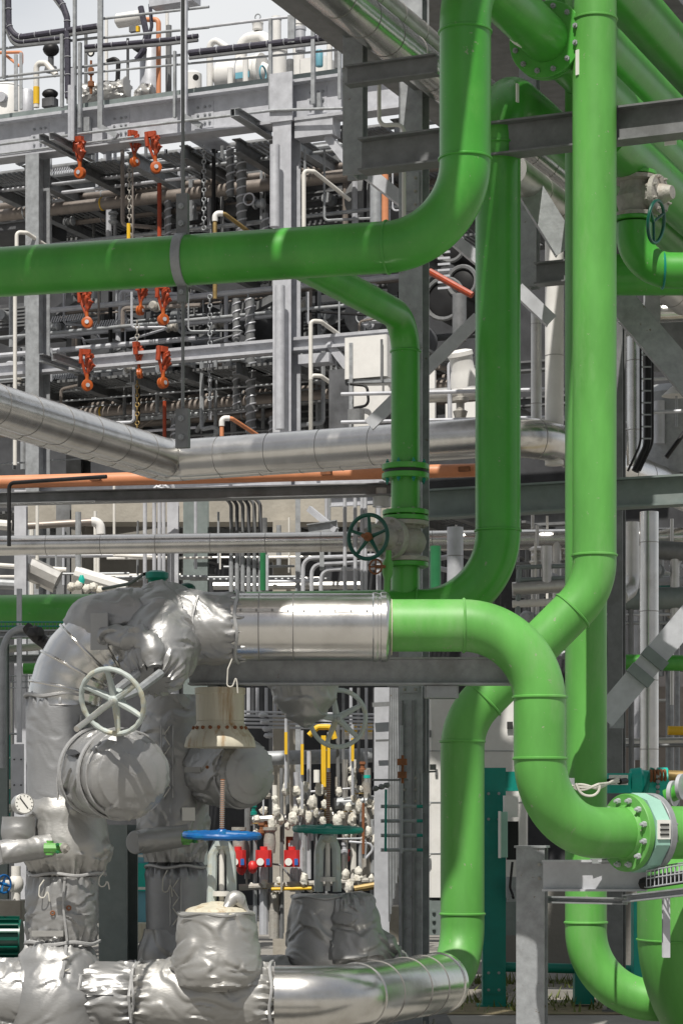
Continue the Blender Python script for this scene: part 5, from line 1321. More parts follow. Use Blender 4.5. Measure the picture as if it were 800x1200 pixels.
# left edge, between the green run and the leftmost jacket
ct = thing('cable_tray', 'green-tinted wire tray running below the level green pipe at the left edge', 'cable tray', P(0, 740, 16.6))
for y_ in (729, 734, 739): build('wire', MB().tube([P(-20, y_, 16.6), P(95, y_, 16.6)], .006, 5), 'teal', ct)
for k in range(26): build('cross_wire', MB().tube([P(-15+k*4.3, 728, 16.6), P(-15+k*4.3, 740, 16.6)], .003, 4), 'galv_dark', ct)
one('steel_channel', 'grey channel below the wire tray at the left edge', 'beam', MB().chan(P(-20, 744, 16.4), P(100, 742, 16.4), .05, .06), 'galv')
hs = thing('hose', 'grey bent hose with a black coupling, left of the silver elbow', 'hose', P(4, 830, 15.2))
build('hose_run', MB().tube(fillet([P(3, 900, 15.2), P(4, 760, 15.2), P(14, 732, 15.2), P(36, 738, 15.2)], .12, 7), .022, 12), 'galv', hs)
build('coupling', MB().tube([P(30, 734, 15.2), P(44, 746, 15.2), P(54, 754, 15.2), P(66, 758, 15.1)], [.032, .044, .040, .03], 14).ico(P(42, 742, 15.15), .05, (1.1, 1, .9), .4, 3), 'rubber', hs)
one('cream_pipe', 'cream pipe lying under the black coupling at the left edge', 'pipe', MB().tube([P(-10, 762, 17.6), P(57, 757, 17.6)], .028, 12), 'pvc')
one('steel_channel', 'grey channel below the cream pipe at the left edge', 'beam', MB().chan(P(-20, 773, 17.8), P(70, 772, 17.8), .06, .06), 'galv')
one('green_stub', 'short dark green pipe stub below the cream pipe at the left edge', 'pipe', MB().tube([P(28, 783, 19.5), P(60, 783, 19.5)], .05, 14), 'green_shaded')
wg = thing('wire_mesh', 'wire mesh tray under the dark green stub at the left edge', 'cable tray', P(0, 810, 18))
for k in range(14): build('wire', MB().tube([P(-5+k*5, 792, 18), P(-5+k*5, 806, 18)], .0035, 4), 'galv', wg)
for y_ in (792, 799, 806): build('wire', MB().tube([P(-10, y_, 18), P(62, y_, 18)], .004, 4), 'galv', wg)
ep = thing('steel_post', 'pale perforated strut behind the leftmost jacket at the left edge', 'post', P(21, 935, 17))
build('upper_strut', MB().bar(P(23, 870, 17), P(23, 690, 17), .035, .03), 'galv_pale', ep)
build('lower_strut', MB().bar(P(21, 935, 16.9), P(21, 872, 16.9), .085, .04), 'galv_pale', ep)
for k in range(4): build('hole', MB().cyl(P(17+8*(k % 2), 890+30*(k//2), 16.875), P(17+8*(k % 2), 890+30*(k//2), 16.87), .006, seg=8), 'ink', ep)
one('edge_column', 'grey-green steel column at the left edge beside the hose', 'column', MB().ibeam(P(2, 1190, 17.4), P(2, 745, 17.4), .10, .10, up=V((0, -1, 0))), 'steel_green')
lm = thing('pipe_ladder', 'jumble of small white and green tubes at the left edge, level with the round dial', 'pipes', P(5, 1000, 18.5))
for k in range(7): build('tube', MB().tube([P(3+k*1.8, 1000, 18.5), P(3+k*1.8, 800+30*(k % 3), 18.5)], .008, 6), ['pvc', 'galv_dark', 'teal'][k % 3], lm)
for k in range(5): build('cross_tube', MB().tube([P(-6, 860+k*28, 18.4), P(26, 860+k*28, 18.4)], .008, 6), ['galv', 'teal_pale'][k % 2], lm)
for k in range(4): build('wrapped_valve', MB().ico(P(4+6*(k % 2), 905+14*k, 18.4), .035, (1, 1, 1), .3, k), 'white_cloth', lm)
wheel('handwheel', 'small blue handwheel at the left edge, below the gauge branch', P(5, 1036, 14.9), V((.75, -.66, 0)), .055, 'wheel_blue', rim=.007, spokes=4, dish=.01)
sv = thing('small_valve', 'pale small valve behind the little blue handwheel at the left edge', 'valve', P(18, 1040, 15))
build('body', MB().tube([P(3, 1036, 14.95), P(20, 1036, 15.05)], .026, 12).ico(P(19, 1036, 15.05), .05, (1, 1, 1.3), .1, 4), 'pvc', sv)
build('drop', MB().tube([P(19, 1015, 15.05), P(19, 1055, 15.05)], .03, 12), 'pvc', sv)
one('beige_block', 'beige block at the left edge, above the finned motor', 'block', MB().box(P(8, 1067, 15.8), .24, .3, .14, bev=.01), 'concrete')
mt_ = thing('electric_motor', 'dark green finned motor at the left edge, beside the bottom tee jacket', 'motor', P(5, 1130, 15))
build('shell', MB().cyl(P(-30, 1100, 15), P(26, 1100, 15.0), .12, seg=24), 'wheel_green', mt_)
for k in range(9):
    an = rad(100+k*20)
    o_ = V((0, math.cos(an), math.sin(an)))
    build('fin', MB().bar(P(-30, 1100, 15)+o_*.13, P(24, 1100, 15)+o_*.13, .008, .03, up=o_), 'wheel_green', mt_)
build('base', MB().box(P(0, 1138, 15), .4, .24, .12), 'dark', mt_)
tt = thing('teal_tank', 'teal blue tank with a small ladder behind the dark post, lower left', 'tank', P(170, 1085, 19))
build('shell', MB().box(P(170, 1035, 19), .34, .4, .62, bev=.04), 'blue_pale', tt)
build('upper_panel', MB().box(P(170, 1028, 18.78), .3, .02, .22), 'teal_bright', tt)
for y_ in (1003, 1041): build('rung', MB().bar(P(156, y_, 18.6), P(178, y_, 18.6), .015, .02), 'pvc', tt)
one('cream_box', 'cream wooden block below the teal tank, lower left', 'block', MB().box(P(166, 1092, 18.6), .24, .3, .14), 'cream')
# ================================================================== lower middle: white wrapped steam manifold
YM = 23.0
mn = thing('steam_manifold', 'rack of small pipes with many white wrapped valves, seen between the jackets and tall column', 'manifold', P(360, 1105, YM))
def mp_(n_, pts, r_, mt): build(n_, MB().tube(fillet([P(x, y, YM+dz) for x, y, dz in pts], .05, 4), r_, 10), mt, mn)
mp_('header', [(290, 962, 0), (470, 952, 0)], .045, 'clad_dull'); mp_('header', [(280, 1040, -.2), (470, 1030, -.2)], .03, 'cast')
mp_('header', [(392, 942, -.1), (468, 938, -.1)], .06, 'galv'); mp_('header', [(318, 1042, -.25), (365, 1041, -.25)], .016, 'yellow')
mp_('header', [(415, 1042, -.5), (460, 1034, -.5)], .035, 'brass')
for x, y0, y1, r_, mt in ((299, 955, 1100, .02, 'galv'), (312, 962, 1070, .022, 'rust'), (322, 920, 965, .025, 'pvc'), (330, 900, 1100, .018, 'galv_dark'), (347, 905, 1035, .03, 'galv_pale'), (356, 920, 1040, .03, 'galv'), (362, 880, 1030, .022, 'galv_pale'), (370, 930, 1045, .018, 'galv'), (383, 880, 960, .03, 'brass'), (393, 935, 1040, .022, 'galv_dark'),
        (404, 890, 1040, .03, 'clad_dull'), (414, 890, 1035, .03, 'pvc'), (422, 950, 1090, .02, 'galv'), (429, 900, 1040, .045, 'cast'), (309, 1010, 1095, .045, 'galv_pale'), (343, 985, 1045, .03, 'galv_pale'), (353, 985, 1045, .03, 'galv_pale'), (437, 960, 1075, .03, 'galv'), (396, 850, 940, .02, 'galv_dark'), (337, 850, 960, .02, 'galv_dark'), (290, 940, 1030, .03, 'galv_dark'), (321, 1045, 1100, .05, 'cast')):
    mp_('riser', [(x, y1, -.1), (x, y0, -.1)], r_, mt)
lump = ((300, 975), (346, 950), (361, 958), (417, 972), (425, 985), (405, 975), (378, 962), (440, 985), (397, 928), (421, 925), (405, 1025), (446, 1026), (338, 1040), (310, 1036), (335, 925), (347, 927), (322, 937), (324, 950), (352, 938), (355, 950), (370, 952), (301, 960), (328, 960), (343, 960), (383, 930), (380, 943), (412, 960), (400, 955), (427, 958), (431, 975), (413, 902), (413, 916), (414, 935), (443, 935), (440, 950), (395, 963), (294, 1038), (327, 1033), (356, 1031), (364, 1040), (321, 1049), (372, 1038), (402, 1036), (420, 1030), (435, 1030), (457, 1034), (358, 922), (366, 940), (386, 950), (408, 946), (420, 945), (434, 942), (337, 968), (318, 965), (309, 950), (374, 925), (448, 948), (433, 1058), (420, 1022), (409, 1040))
for i, (x, y) in enumerate(lump):
    build('wrapped_valve', MB().ico(P(x, y, YM-.16-.05*(i % 3)), .029+.016*(i % 4)/3, (1.0, .9, 1.05+.3*(i % 3)), .4, i, 10, 7), 'white_cloth', mn)
    if i % 4 == 1: build('band', MB().ring(P(x, y+5, YM-.18), UP, .04, .006, 12, 4), 'brass', mn)
for i, (x, y) in enumerate(((277, 1008), (307, 1008), (340, 1008), (283, 1018), (296, 1016))):
    if i < 3:
        b_1 = build('red_pump', MB().box(P(x+2, y-2, YM-.3), .15, .13, .16, bev=.03).cyl(P(x+2, y+6, YM-.3), P(x+2, y-16, YM-.3), .035), 'red', mn)
        build('dial', MB().tube2(P(x-2, y+2, YM-.38), V((0, -1, 0)), [(0, .035), (.012, .035)], 16), 'paper', b_1)
        build('label_plate', MB().box(P(x+7, y+2, YM-.375), .035, .01, .06), 'blue', b_1)
    else: build('red_valve', MB().ico(P(x, y, YM-.2), .05, (1, 1, 1.2), .2, i), 'red', mn)
rm = random.Random(21)
for i in range(34):
    x = rm.uniform(285, 462); y = rm.uniform(905, 1060); k = rm.random(); d = rm.uniform(-.35, .1)
    if k < .4: mp_('tube', [(x, y, d), (x, y+rm.uniform(15, 60), d)], rm.uniform(.008, .016), rm.choice(('galv_pale', 'galv', 'cast', 'rust')))
    elif k < .75: mp_('tube', [(x, y, d), (x+rm.uniform(8, 40), y+rm.uniform(-3, 3), d), (x+rm.uniform(8, 40), y+rm.uniform(10, 40), d)], rm.uniform(.007, .013), rm.choice(('galv_pale', 'galv', 'brass', 'cast')))
    else: build('fitting', MB().tube2(P(x, y, YM+d), UP, [(0, .02), (.02, .035), (.05, .035), (.055, .022), (.09, .022), (.095, .032), (.12, .03)], 10), rm.choice(('cast', 'rust', 'brass', 'red', 'galv_pale', 'teal')), mn)
build('red_panel', MB().box(P(341, 990, YM+.1), .10, .04, .16), 'hoist_red', mn)
build('steam_trap', MB().tube2(P(280, 1000, YM-.25), UP, [(0, .05), (.1, .06), (.2, .05), (.22, .07), (.25, .07)], 12), 'cast', mn)
build('steam_trap', MB().tube2(P(316, 1000, YM-.25), UP, [(0, .05), (.1, .06), (.2, .05), (.22, .07), (.25, .07)], 12), 'cast', mn)
for x, y0, y1 in ((335, 858, 884), (354, 872, 908), (385, 874, 900), (413, 865, 892)):
    build('yellow_tag', MB().bar(P(x, y1, YM-.4), P(x, y0, YM-.4), .028, .03), 'yellow', mn)
    build('tube', MB().tube([P(x, y1+40, YM-.36), P(x, y0-16, YM-.36)], .014, 8), 'galv_pale', mn)
build('yellow_bracket', MB().bar(P(379, 922, YM-.2), P(379, 862, YM-.2), .045, .04).tube(fillet([P(362, 862, YM-.2), P(372, 852, YM-.2), P(388, 852, YM-.2), P(392, 866, YM-.2)], .05, 4), .028, 10), 'yellow', mn)
build('striped_can', MB().tube2(P(371, 917, YM-.3), UP, [(0, .03), (.12, .03)], 12), 'paper', mn)
build('striped_can', MB().tube2(P(430, 917, YM-.3), UP, [(0, .03), (.12, .03)], 12), 'clad_dull', mn)
build('blue_band', MB().tube2(P(430, 912, YM-.3), UP, [(0, .033), (.03, .033)], 12), 'teal_bright', mn)
gp_ = thing('clad_pipe', 'grey level pipe behind the manifold, below the bowl shaped jacket', 'pipe', P(300, 887, 25))
build('cladding', MB().tube([P(300, 889, 25), P(470, 884, 25)], .075, 18), 'galv', gp_)
yp = thing('yellow_pipe', 'yellow level pipe with white sleeve right of the pale ring wheel', 'pipe', P(420, 852, 25.5))
build('pipe_run', MB().tube([P(400, 853, 25.5), P(446, 853, 25.5)], .045, 14), 'yellow', yp); build('sleeve', MB().tube([P(400, 862, 25.6), P(446, 862, 25.6)], .04, 12), 'white', yp)
ut = thing('tube_rack', 'crossing pale instrument tubes below the grey beam, right of the cream hood', 'tubes', P(330, 850, 24))
for k in range(5): build('tube', MB().tube([P(284, 834+k*4.5, 24), P(470, 838+k*4.2, 23.6)], .012, 6), 'galv_pale', ut)
for k in range(9): build('tube', MB().tube([P(286+k*5.2, 838, 24.2), P(286+k*5.2, 806, 24.2)], .02, 6), 'galv_pale' if k % 2 else 'dark', ut)
for k in range(6): build('tube', MB().tube([P(402+k*9, 905, 24.3), P(402+k*9, 806, 24.3)], .018, 6), 'galv_pale' if k % 2 else 'galv_dark', ut)
for k in range(4): build('union', MB().ico(P(308+k*2.2, 838+k*8, 23.8), .035, (1.4, 1, .8), .3, k), 'galv_pale', ut)
pc = thing('steel_column', 'pale blue-grey H column left of the tallest column, behind the manifold', 'column', V((P(447, 970, 22.4).x, 22.4, 0)))
build('member', MB().ibeam(V((P(447, 970, 22.4).x, 22.4, 0)), P(447, 806, 22.4), .14, .14, .012, up=V((0, -1, 0))), 'galv_pale', pc)
for k in range(9): build('cable', MB().tube([P(456+k*1.6, 1080-k*9, 22.1), P(455+k*1.8, 950, 22.1), P(457+k*1.1, 806, 22.2)], .009, 5), 'galv' if k % 2 else 'galv_dark', pc)
build('clip', MB().bar(P(436, 826, 22.2), P(470, 824, 22.2), .03, .04), 'galv_dark', pc); build('clip', MB().bar(P(440, 868, 22.2), P(470, 867, 22.2), .02, .02), 'galv_dark', pc)
br_ = thing('tube_brackets', 'grey rungs of tubing with green tips clamped across the tallest column', 'tubes', P(470, 1000, 18.5))
for y_ in (945, 962, 979, 996):
    build('tube', MB().tube([P(446, y_, 18.55), P(488, y_, 18.55)], .014, 8), 'galv', br_); build('tip', MB().tube([P(486, y_, 18.55), P(495, y_, 18.55)], .013, 8), 'teal', br_)
build('green_tube', MB().tube([P(452, 925, 18.5), P(451.5, 998, 18.5)], .010, 8), 'teal', br_); build('riser', MB().tube([P(470, 850, 18.5), P(470, 1000, 18.5)], .012, 8), 'galv', br_)
dv = thing('small_valve', 'dark tarnished needle valve on the tallest column above the tube rungs', 'valve', P(472, 915, 18.5))
build('body', MB().box(P(471, 893, 18.5), .075, .06, .05, bev=.01).box(P(471, 908, 18.5), .07, .06, .05, bev=.01).cyl(P(471, 918, 18.5), P(471, 885, 18.5), .014), 'rust', dv)
build('arm', MB().tube([P(436, 914, 18.5), P(478, 914, 18.5)], .008, 6), 'galv_dark', dv)
for dx in (0, 7, 13): build('union', MB().ico(P(440+dx, 924-dx*.3, 18.45), .022, (1.2, 1, 1), .3, dx), 'galv_dark', dv)
eb = thing('conduit_box', 'small grey outlet box clipped right of the tallest column', 'box', P(510, 902, 19))
build('box', MB().box(P(507, 899, 18.8), .05, .03, .045), 'galv_dark', eb); build('conduit', MB().tube([P(498, 815, 18.8), P(498, 905, 18.8)], .011, 6), 'galv_dark', eb); build('strap', MB().bar(P(492, 905, 18.8), P(511, 904, 18.8), .01, .014), 'galv_dark', eb)
# ================================================================== lower right: cabinet, teal skid, pump
wc_ = thing('equipment_cabinet', 'large white cabinet behind the lower bright green riser', 'cabinet', P(556, 1091, 23.5))
build('case', MB().box(P(558, 936, 23.6), .96, .7, 1.93, bev=.02), 'white', wc_); build('vent', MB().box(P(597, 850, 23.22), .055, .02, .07), 'ink', wc_)
for y_ in (880, 940, 1000): build('panel_joint', MB().bar(P(500, y_, 23.245), P(616, y_, 23.245), .004, .008), 'galv', wc_)
for y_ in (860, 1010): build('hinge', MB().box(P(503, y_, 23.235), .03, .02, .07), 'galv_dark', wc_)
build('latch', MB().box(P(511, 905, 23.235), .025, .02, .06), 'galv_dark', wc_)
build('base_frame', MB().box(P(556, 1074, 23.6), .92, .66, .34), 'steel_green', wc_)
for k in range(6): build('bolt', MB().bolt(P(499+(k % 2)*9, 1068+(k//2)*10, 23.27), V((0, -1, 0)), .02, .02, .01), 'steel_green', wc_)
sk = thing('teal_skid', 'dark teal steel skid frame standing on the ground right of the lower green riser', 'skid', P(580, 1178, 21.2))
ys = 21.4
def post_(px, y0, y1, w_, Y, mt='teal', n_='post'): build(n_, MB().bar(P(px, y1, Y), P(px, y0, Y), w_, .20, up=V((0, -1, 0))), mt, sk)
post_(578, 900, 1178, .205, ys); post_(683, 1118, 1176, .17, ys); post_(747, 1050, 1176+10, .10, ys-.4, 'teal_bright')
for y_ in (930, 960, 1140, 1160):
    for dx in (-6, 6): build('bolt', MB().bolt(P(578+dx, y_, ys-.1), V((0, -1, 0)), .014, .014, .01), 'galv', sk)
build('gusset', MB().box(P(578, 1150, ys-.105), .16, .01, .22), 'teal', sk)
build('foot', MB().box(P(578, 1178, ys), .3, .26, .02), 'teal', sk)
build('top_beam', MB().bar(P(588, 915, ys), P(700, 913, ys), .14, .16), 'teal', sk); build('pipe_brace', MB().tube([P(590, 1133, ys), P(745, 1137, ys)], .045, 14), 'teal', sk)
build('top_plate', MB().box(P(600, 925, ys), .2, .18, .03), 'teal', sk); build('cross_beam', MB().bar(P(700, 1180, ys+.5), P(560, 1180, ys+.5), .1, .06), 'dark', sk)
cbx = thing('control_boxes', 'stack of white and black control boxes on the teal skid, behind the foremost riser', 'box', P(594, 1010, 21))
build('upper_box', MB().box(P(598, 945, 21.1), .13, .12, .19, bev=.01), 'white', cbx); build('pale_door', MB().box(P(589, 978, 20.95), .075, .1, .40, bev=.006), 'teal_pale', cbx); build('edge', MB().box(P(585, 978, 20.9), .016, .12, .41), 'paper', cbx)
build('black_case', MB().box(P(600, 985, 21.2), .10, .1, .34), 'black', cbx); build('cable', MB().tube(fillet([P(600, 1010, 21), P(597, 1040, 21), P(606, 1064, 21), P(600, 1010+40, 20.9)], .08, 5), .012, 6), 'black', cbx)
build('lower_case', MB().box(P(599, 1042, 21.2), .09, .1, .22, bev=.01), 'galv', cbx)
tp = thing('pump', 'bright teal pump with ribbed coupling behind the foremost flange', 'pump', P(740, 935, 19.5))
build('motor', MB().box(P(724, 918, 19.5), .20, .24, .16, bev=.02), 'teal_bright', tp); build('white_cover', MB().box(P(724, 914, 19.3), .15, .06, .08, bev=.01), 'white', tp)
build('casing', MB().tube2(P(738, 918, 19.5), X1, [(0, .12), (.08, .13), (.10, .11), (.2, .10), (.22, .13), (.30, .13), (.32, .07), (.36, .07)], 22), 'teal_bright', tp)
for k in range(4): build('bolt', MB().bolt(P(770, 910+k*6, 19.37), V((0, -1, 0)), .018, .02, .015), 'galv', tp)
m = MB()
for k in range(5): m.ring(P(762+k*4, 909, 19.4), X1, .045, .012, 16, 5)
build('bellows', m, 'rust', tp); build('yellow_pipe', MB().tube([P(782, 909, 19.4), P(830, 911, 19.4)], .045, 14), 'brass', tp)
build('support', MB().tube([P(754, 933, 19.4), P(764, 900, 19.4)], .02, 8), 'teal', tp)
lf = thing('flanged_pipe', 'pale flanged pipe end beside the teal pump at the right edge', 'pipe', P(790, 935, 18.5))
build('flange_disc', MB().tube2(P(786, 930, 18.5), V((.8, -.5, 0)), [(0, .10), (.03, .10)], 22), 'galv_pale', lf); build('flange_disc', MB().tube2(P(796, 922, 18.4), V((.8, -.5, 0)), [(0, .10), (.03, .10)], 22), 'galv_pale', lf); build('neck', MB().cyl(P(780, 934, 18.5), P(815, 918, 18.4), .06), 'green_shaded', lf)
wl_ = thing('wire_bundle', 'looped pale sensor wires between the foremost riser and the teal pump', 'cables', P(690, 935, 16.2))
for k in range(3):
    build('wire', MB().tube(fillet([P(664, 917+4*k, 16.2), P(680, 928-5*k, 16.0), P(700, 919+3*k, 16.0), P(726, 916-3*k, 17.5)], .08, 6), .009, 6), 'string', wl_)
build('wire', MB().tube(fillet([P(674, 918, 16.0), P(680, 932, 16.0), P(704, 934, 16.0), P(702, 920, 16.0)], .08, 6), .009, 6), 'string', wl_)
for k in range(2): build('connector', MB().tube([P(712+k*13, 916, 17.4), P(720+k*13, 915, 17.5)], .022, 8), 'black', wl_)
build('clip', MB().box(P(668, 917, 16.15), .05, .03, .06), 'galv', wl_)
wt = thing('wire_tray', 'galvanised wire basket tray reaching from the grey bracket to the right edge', 'cable tray', P(757, 1045, 15.2))
pa, pb = P(757, 1040, 15.0), P(860, 1024, 14.2)
for off in (V((0, 0, 0)), V((0, 0, .055)), V((0, 0, .105)), V((0, .32, 0)), V((0, .32, .055)), V((0, .32, .105)), V((0, .16, 0))):
    build('wire', MB().tube([pa+off, pb+off], .0045, 6), 'galv_pale', wt)
for k in range(22):
    q = pa.lerp(pb, k/21)
    build('cross_wire', MB().tube([q+UP*.105, q, q+V((0, .32, 0)), q+V((0, .32, .105))], .0035, 5), 'galv_pale', wt)
build('cables', MB().tube([pa+V((0, .16, .02)), pb+V((0, .16, .02))], .04, 8), 'black', wt)
one('strut_channel', 'grey support rail slanting under the bracket and wire tray', 'rail', MB().chan(P(640, 1054, 15.9), P(735, 1056, 15.5), .045, .045), 'galv')
one('strut_channel', 'grey support rail under the wire tray at the right edge', 'rail', MB().chan(P(735, 1053, 15.1), P(850, 1040, 14.4), .05, .05), 'galv')
one('hanging_strut', 'short grey strut hanging from the rail under the wire tray', 'strut', MB().chan(P(784, 1046, 14.95), P(784, 1122, 14.95), .055, .045, .006, up=V((0, -1, 0))), 'galv_pale')
# walls, kerb and the far right
one('concrete_wall', 'low grey concrete wall behind the short post and teal skid', 'wall', MB().bar(P(590, 1080, 25)+V((0, 0, .02)), P(900, 1080, 25)+V((0, 0, .02)), .3, 1.02), 'concrete_grey')
one('concrete_plinth', 'pale concrete plinth behind the tallest column base', 'plinth', MB().box(P(446, 1082, 24.5), .75, .6, .36), 'concrete')
one('concrete_kerb', 'dark concrete kerb strip at the foot of the teal skid', 'kerb', MB().bar(P(640, 1168, 22.6)*1, P(900, 1172, 22.4), .35, .15), 'concrete_grey')
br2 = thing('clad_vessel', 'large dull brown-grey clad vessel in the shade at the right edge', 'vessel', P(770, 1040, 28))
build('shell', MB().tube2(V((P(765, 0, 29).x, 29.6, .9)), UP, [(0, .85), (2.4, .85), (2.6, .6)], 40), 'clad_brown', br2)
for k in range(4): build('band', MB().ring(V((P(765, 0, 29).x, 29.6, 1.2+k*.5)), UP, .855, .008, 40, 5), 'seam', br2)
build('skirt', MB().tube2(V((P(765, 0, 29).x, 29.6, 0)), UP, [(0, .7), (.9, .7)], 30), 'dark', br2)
one('yellow_pipe', 'short yellow pipe at the right edge, beside the clad vessel', 'pipe', MB().tube([P(782, 856, 26), P(830, 857, 26)], .05, 14), 'yellow')
one('green_pipe', 'slim green pipe crossing behind the pale rising brace at the right edge', 'pipe', MB().tube([P(728, 776, 24), P(860, 778, 24)], .08, 18), 'green_shaded')
for i, (x0, y0, x1, y1, r_, mt, lb) in enumerate(((600, 690, 665, 686, .07, 'clad_dull', 'dull silver level pipe left of the tallest riser, below the deep beam'), (600, 708, 660, 705, .04, 'pvc', 'slim pale level pipe below the dull silver one, left of the tallest riser'), (706, 720, 860, 720, .018, 'galv_pale', 'thin rail above the pale rising brace, upper one'), (706, 730, 860, 730, .018, 'galv', 'thin rail above the pale rising brace, lower one'), (708, 740, 712, 830, .02, 'galv', 'thin upright tube right of the back riser'),
        (720, 874, 860, 873, .02, 'galv_dark', 'thin level tube in front of the clad vessel'), (604, 665, 665, 663, .025, 'steel_green', 'upper rail behind the shaded riser foot'), (604, 680, 665, 677, .025, 'steel_green', 'lower rail behind the shaded riser foot'), (608, 665, 606, 720, .03, 'steel_green', 'rail post behind the shaded riser foot'), (640, 640, 640, 690, .06, 'clad_dull', 'small clad drop pipe between the shaded and tallest risers'), (627, 636, 627, 690, .015, 'pvc', 'hair-thin upright tube between the shaded and tallest risers'),
        (700, 640, 860, 650, .10, 'galv_dark', 'dark level pipe under the deep beam at the right'), (690, 702, 860, 700, .12, 'steel_green', 'grey-green level beam under the deep beam at the right'), (790, 640, 790, 760, .05, 'clad_dull', 'slim clad riser at the right edge, below the deep beam'), (716, 640, 716, 1060, .05, 'galv_dark', 'dark upright pipe right of the back riser'), (738, 640, 740, 1050, .03, 'galv_dark', 'thin dark upright pipe left of the tall silver riser'))):
    one('thin_pipe', lb, 'pipe', MB().tube([P(x0, y0, 25.2), P(x1, y1, 25.2)], r_, 12), mt)
rg = random.Random(31)
t = thing('small_bore_piping', 'dense maze of thin pipes behind the tall silver riser, right of the tallest green riser', 'piping', P(740, 1000, 27))
for k in range(26):
    x = rg.uniform(604, 815); y0 = rg.uniform(600, 760); y1 = y0+rg.uniform(40, 330); Y = rg.uniform(25.5, 28.5)
    if x < 660: y1 = min(y1, 740)
    build('upright_pipe', MB().tube([P(x, y1, Y), P(x, y0, Y)], rg.choice((.015, .02, .03, .05, .07)), 10), rg.choice(('galv', 'clad_dull', 'clad_dull', 'galv_pale', 'galv_dark', 'pvc')), t)
for k in range(22):
    y = rg.uniform(605, 1000) if k > 9 else rg.uniform(605, 720); x0 = rg.choice((600, 700, 700, 710)); Y = rg.uniform(25.5, 28.5)
    build('level_pipe', MB().tube([P(x0, y, Y), P(rg.choice((780, 860, 860)) if x0 > 650 else 668, y-3, Y)], rg.choice((.015, .02, .03, .05)), 10), rg.choice(('galv', 'clad_dull', 'galv_pale', 'galv_dark', 'pvc')), t)
for k in range(14):
    q = P(rg.uniform(604, 800), rg.uniform(615, 740), rg.uniform(25, 27))
    build('valve', MB().tube2(q, rg.choice((B, UP, A)), [(0, .05), (.03, .08), (.05, .08), (.055, .04), (.10, .065), (.15, .04), (.155, .08), (.18, .08), (.2, .05)], 12), rg.choice(('cast', 'galv', 'clad_dull', 'galv_pale')), t)
t = thing('small_bore_piping', 'dense maze of thin pipes behind the slim silver pipe, left of the grey gate valve', 'piping', P(300, 1000, 31))
for k in range(22):
    x = rg.uniform(0, 470); y0 = rg.uniform(575, 640); y1 = y0+rg.uniform(40, 120); Y = rg.uniform(28.8, 29.6)
    build('upright_pipe', MB().tube([P(x, y1, Y), P(x, y0, Y)], rg.choice((.012, .016, .02, .03)), 8), rg.choice(('galv', 'galv_pale', 'galv_dark', 'pvc')), t)
for k in range(12):
    y = rg.uniform(648, 692); x0 = rg.uniform(-20, 300); Y = rg.uniform(28.5, 29.6)
    build('level_pipe', MB().tube([P(x0, y, Y), P(x0+rg.uniform(50, 180), y-1, Y)], rg.choice((.015, .02, .03, .05)), 8), rg.choice(('galv', 'clad_dull', 'galv_pale', 'pvc')), t)
t = thing('small_machine', 'dusty teal and grey machine under the deep beam at the right edge', 'machine', P(782, 710, 26))
build('case', MB().box(P(782, 690, 26), .22, .2, .24, bev=.02), 'teal', t); build('head', MB().tube2(P(778, 680, 26), UP, [(0, .05), (.08, .08), (.1, .03)], 12), 'white', t)
t = thing('clad_elbow', 'shaded clad elbow low between the back riser and the tall silver riser', 'pipe', P(735, 690, 24.2))
build('cladding', MB().tube(fillet([P(740, 640, 24.2), P(740, 690, 24.2), P(726, 700, 23.7)], .2, 8), .08, 20), 'clad_dull', t)
tre = thing('tree', 'sunlit yellow-green tree glimpsed at the right edge, past the clad vessel', 'tree', P(800, 1020, 60))
build('trunk', MB().tube([V((P(800, 0, 60).x, 60, 0)), V((P(803, 0, 60).x, 60.3, 3)), V((P(798, 0, 60).x, 60.6, 6))], [.3, .2, .08], 10), 'rust', tre)
m = MB(); rt = random.Random(4)
for k in range(2600):
    d_ = V((rt.gauss(0, 1), rt.gauss(0, 1), rt.gauss(0, .9))); 
    cc = (V((0, 0, 4.6)), V((-1.2, .3, 3.4)), V((1.3, -.3, 3.6)), V((.2, .6, 5.9)))[k % 4]
    c = V((P(800, 0, 60).x, 60, 0))+cc+d_*.62
    a = V((rt.uniform(-1, 1), rt.uniform(-1, 1), rt.uniform(-1, 1))).normalized()*.15; b = a.cross(V((rt.uniform(-1, 1), rt.uniform(-1, 1), .3))).normalized()*.08
    m.add([c-a, c+b, c+a, c-b], [[0, 1, 2, 3]])
build('crown', m, 'leaf', tre)
# added rack out of view, laid out to shade the upper green pipes
ends = (0, .9, 1.6, 1.2, 2.2, 1.4, 2.4, 1.6, 1.5)
for i in range(9):
    s = V((-.21, 12.2, 9.15))-V((.585*i+(.05 if i > 1 else 0), -.02*i, 0))
    one('shade_pipe', 'thick dull unseen pipe added overhead to cast shade', 'pipe', MB().tube([s-A*(.9+ends[i]), s+A*4.3], .27, 20), 'clad_dull', 'pipes added overhead for shade')
for x0, y0, x1, y1, r_ in ((-4, 8.9, .2, 8.3, .12), (-4, 7.6, -.9, 7.9, .16)):
    one('shade_pipe', 'slim unseen cross pipe added overhead to cast shade', 'pipe', MB().tube([V((x0, y0, 8.6)), V((x1, y1, 8.6))], r_, 14), 'clad_dull', 'cross pipes added overhead for shade')
for y_ in (12.0, 15.6):
    one('shade_beam', 'unseen steel beam added under the overhead shade pipes', 'beam', MB().ibeam(V((-6.2, y_+.2, 8.78)), V((-.2+.43*(y_-12), y_, 8.78)), .2, .15), 'galv_dark', 'beams added overhead for shade')
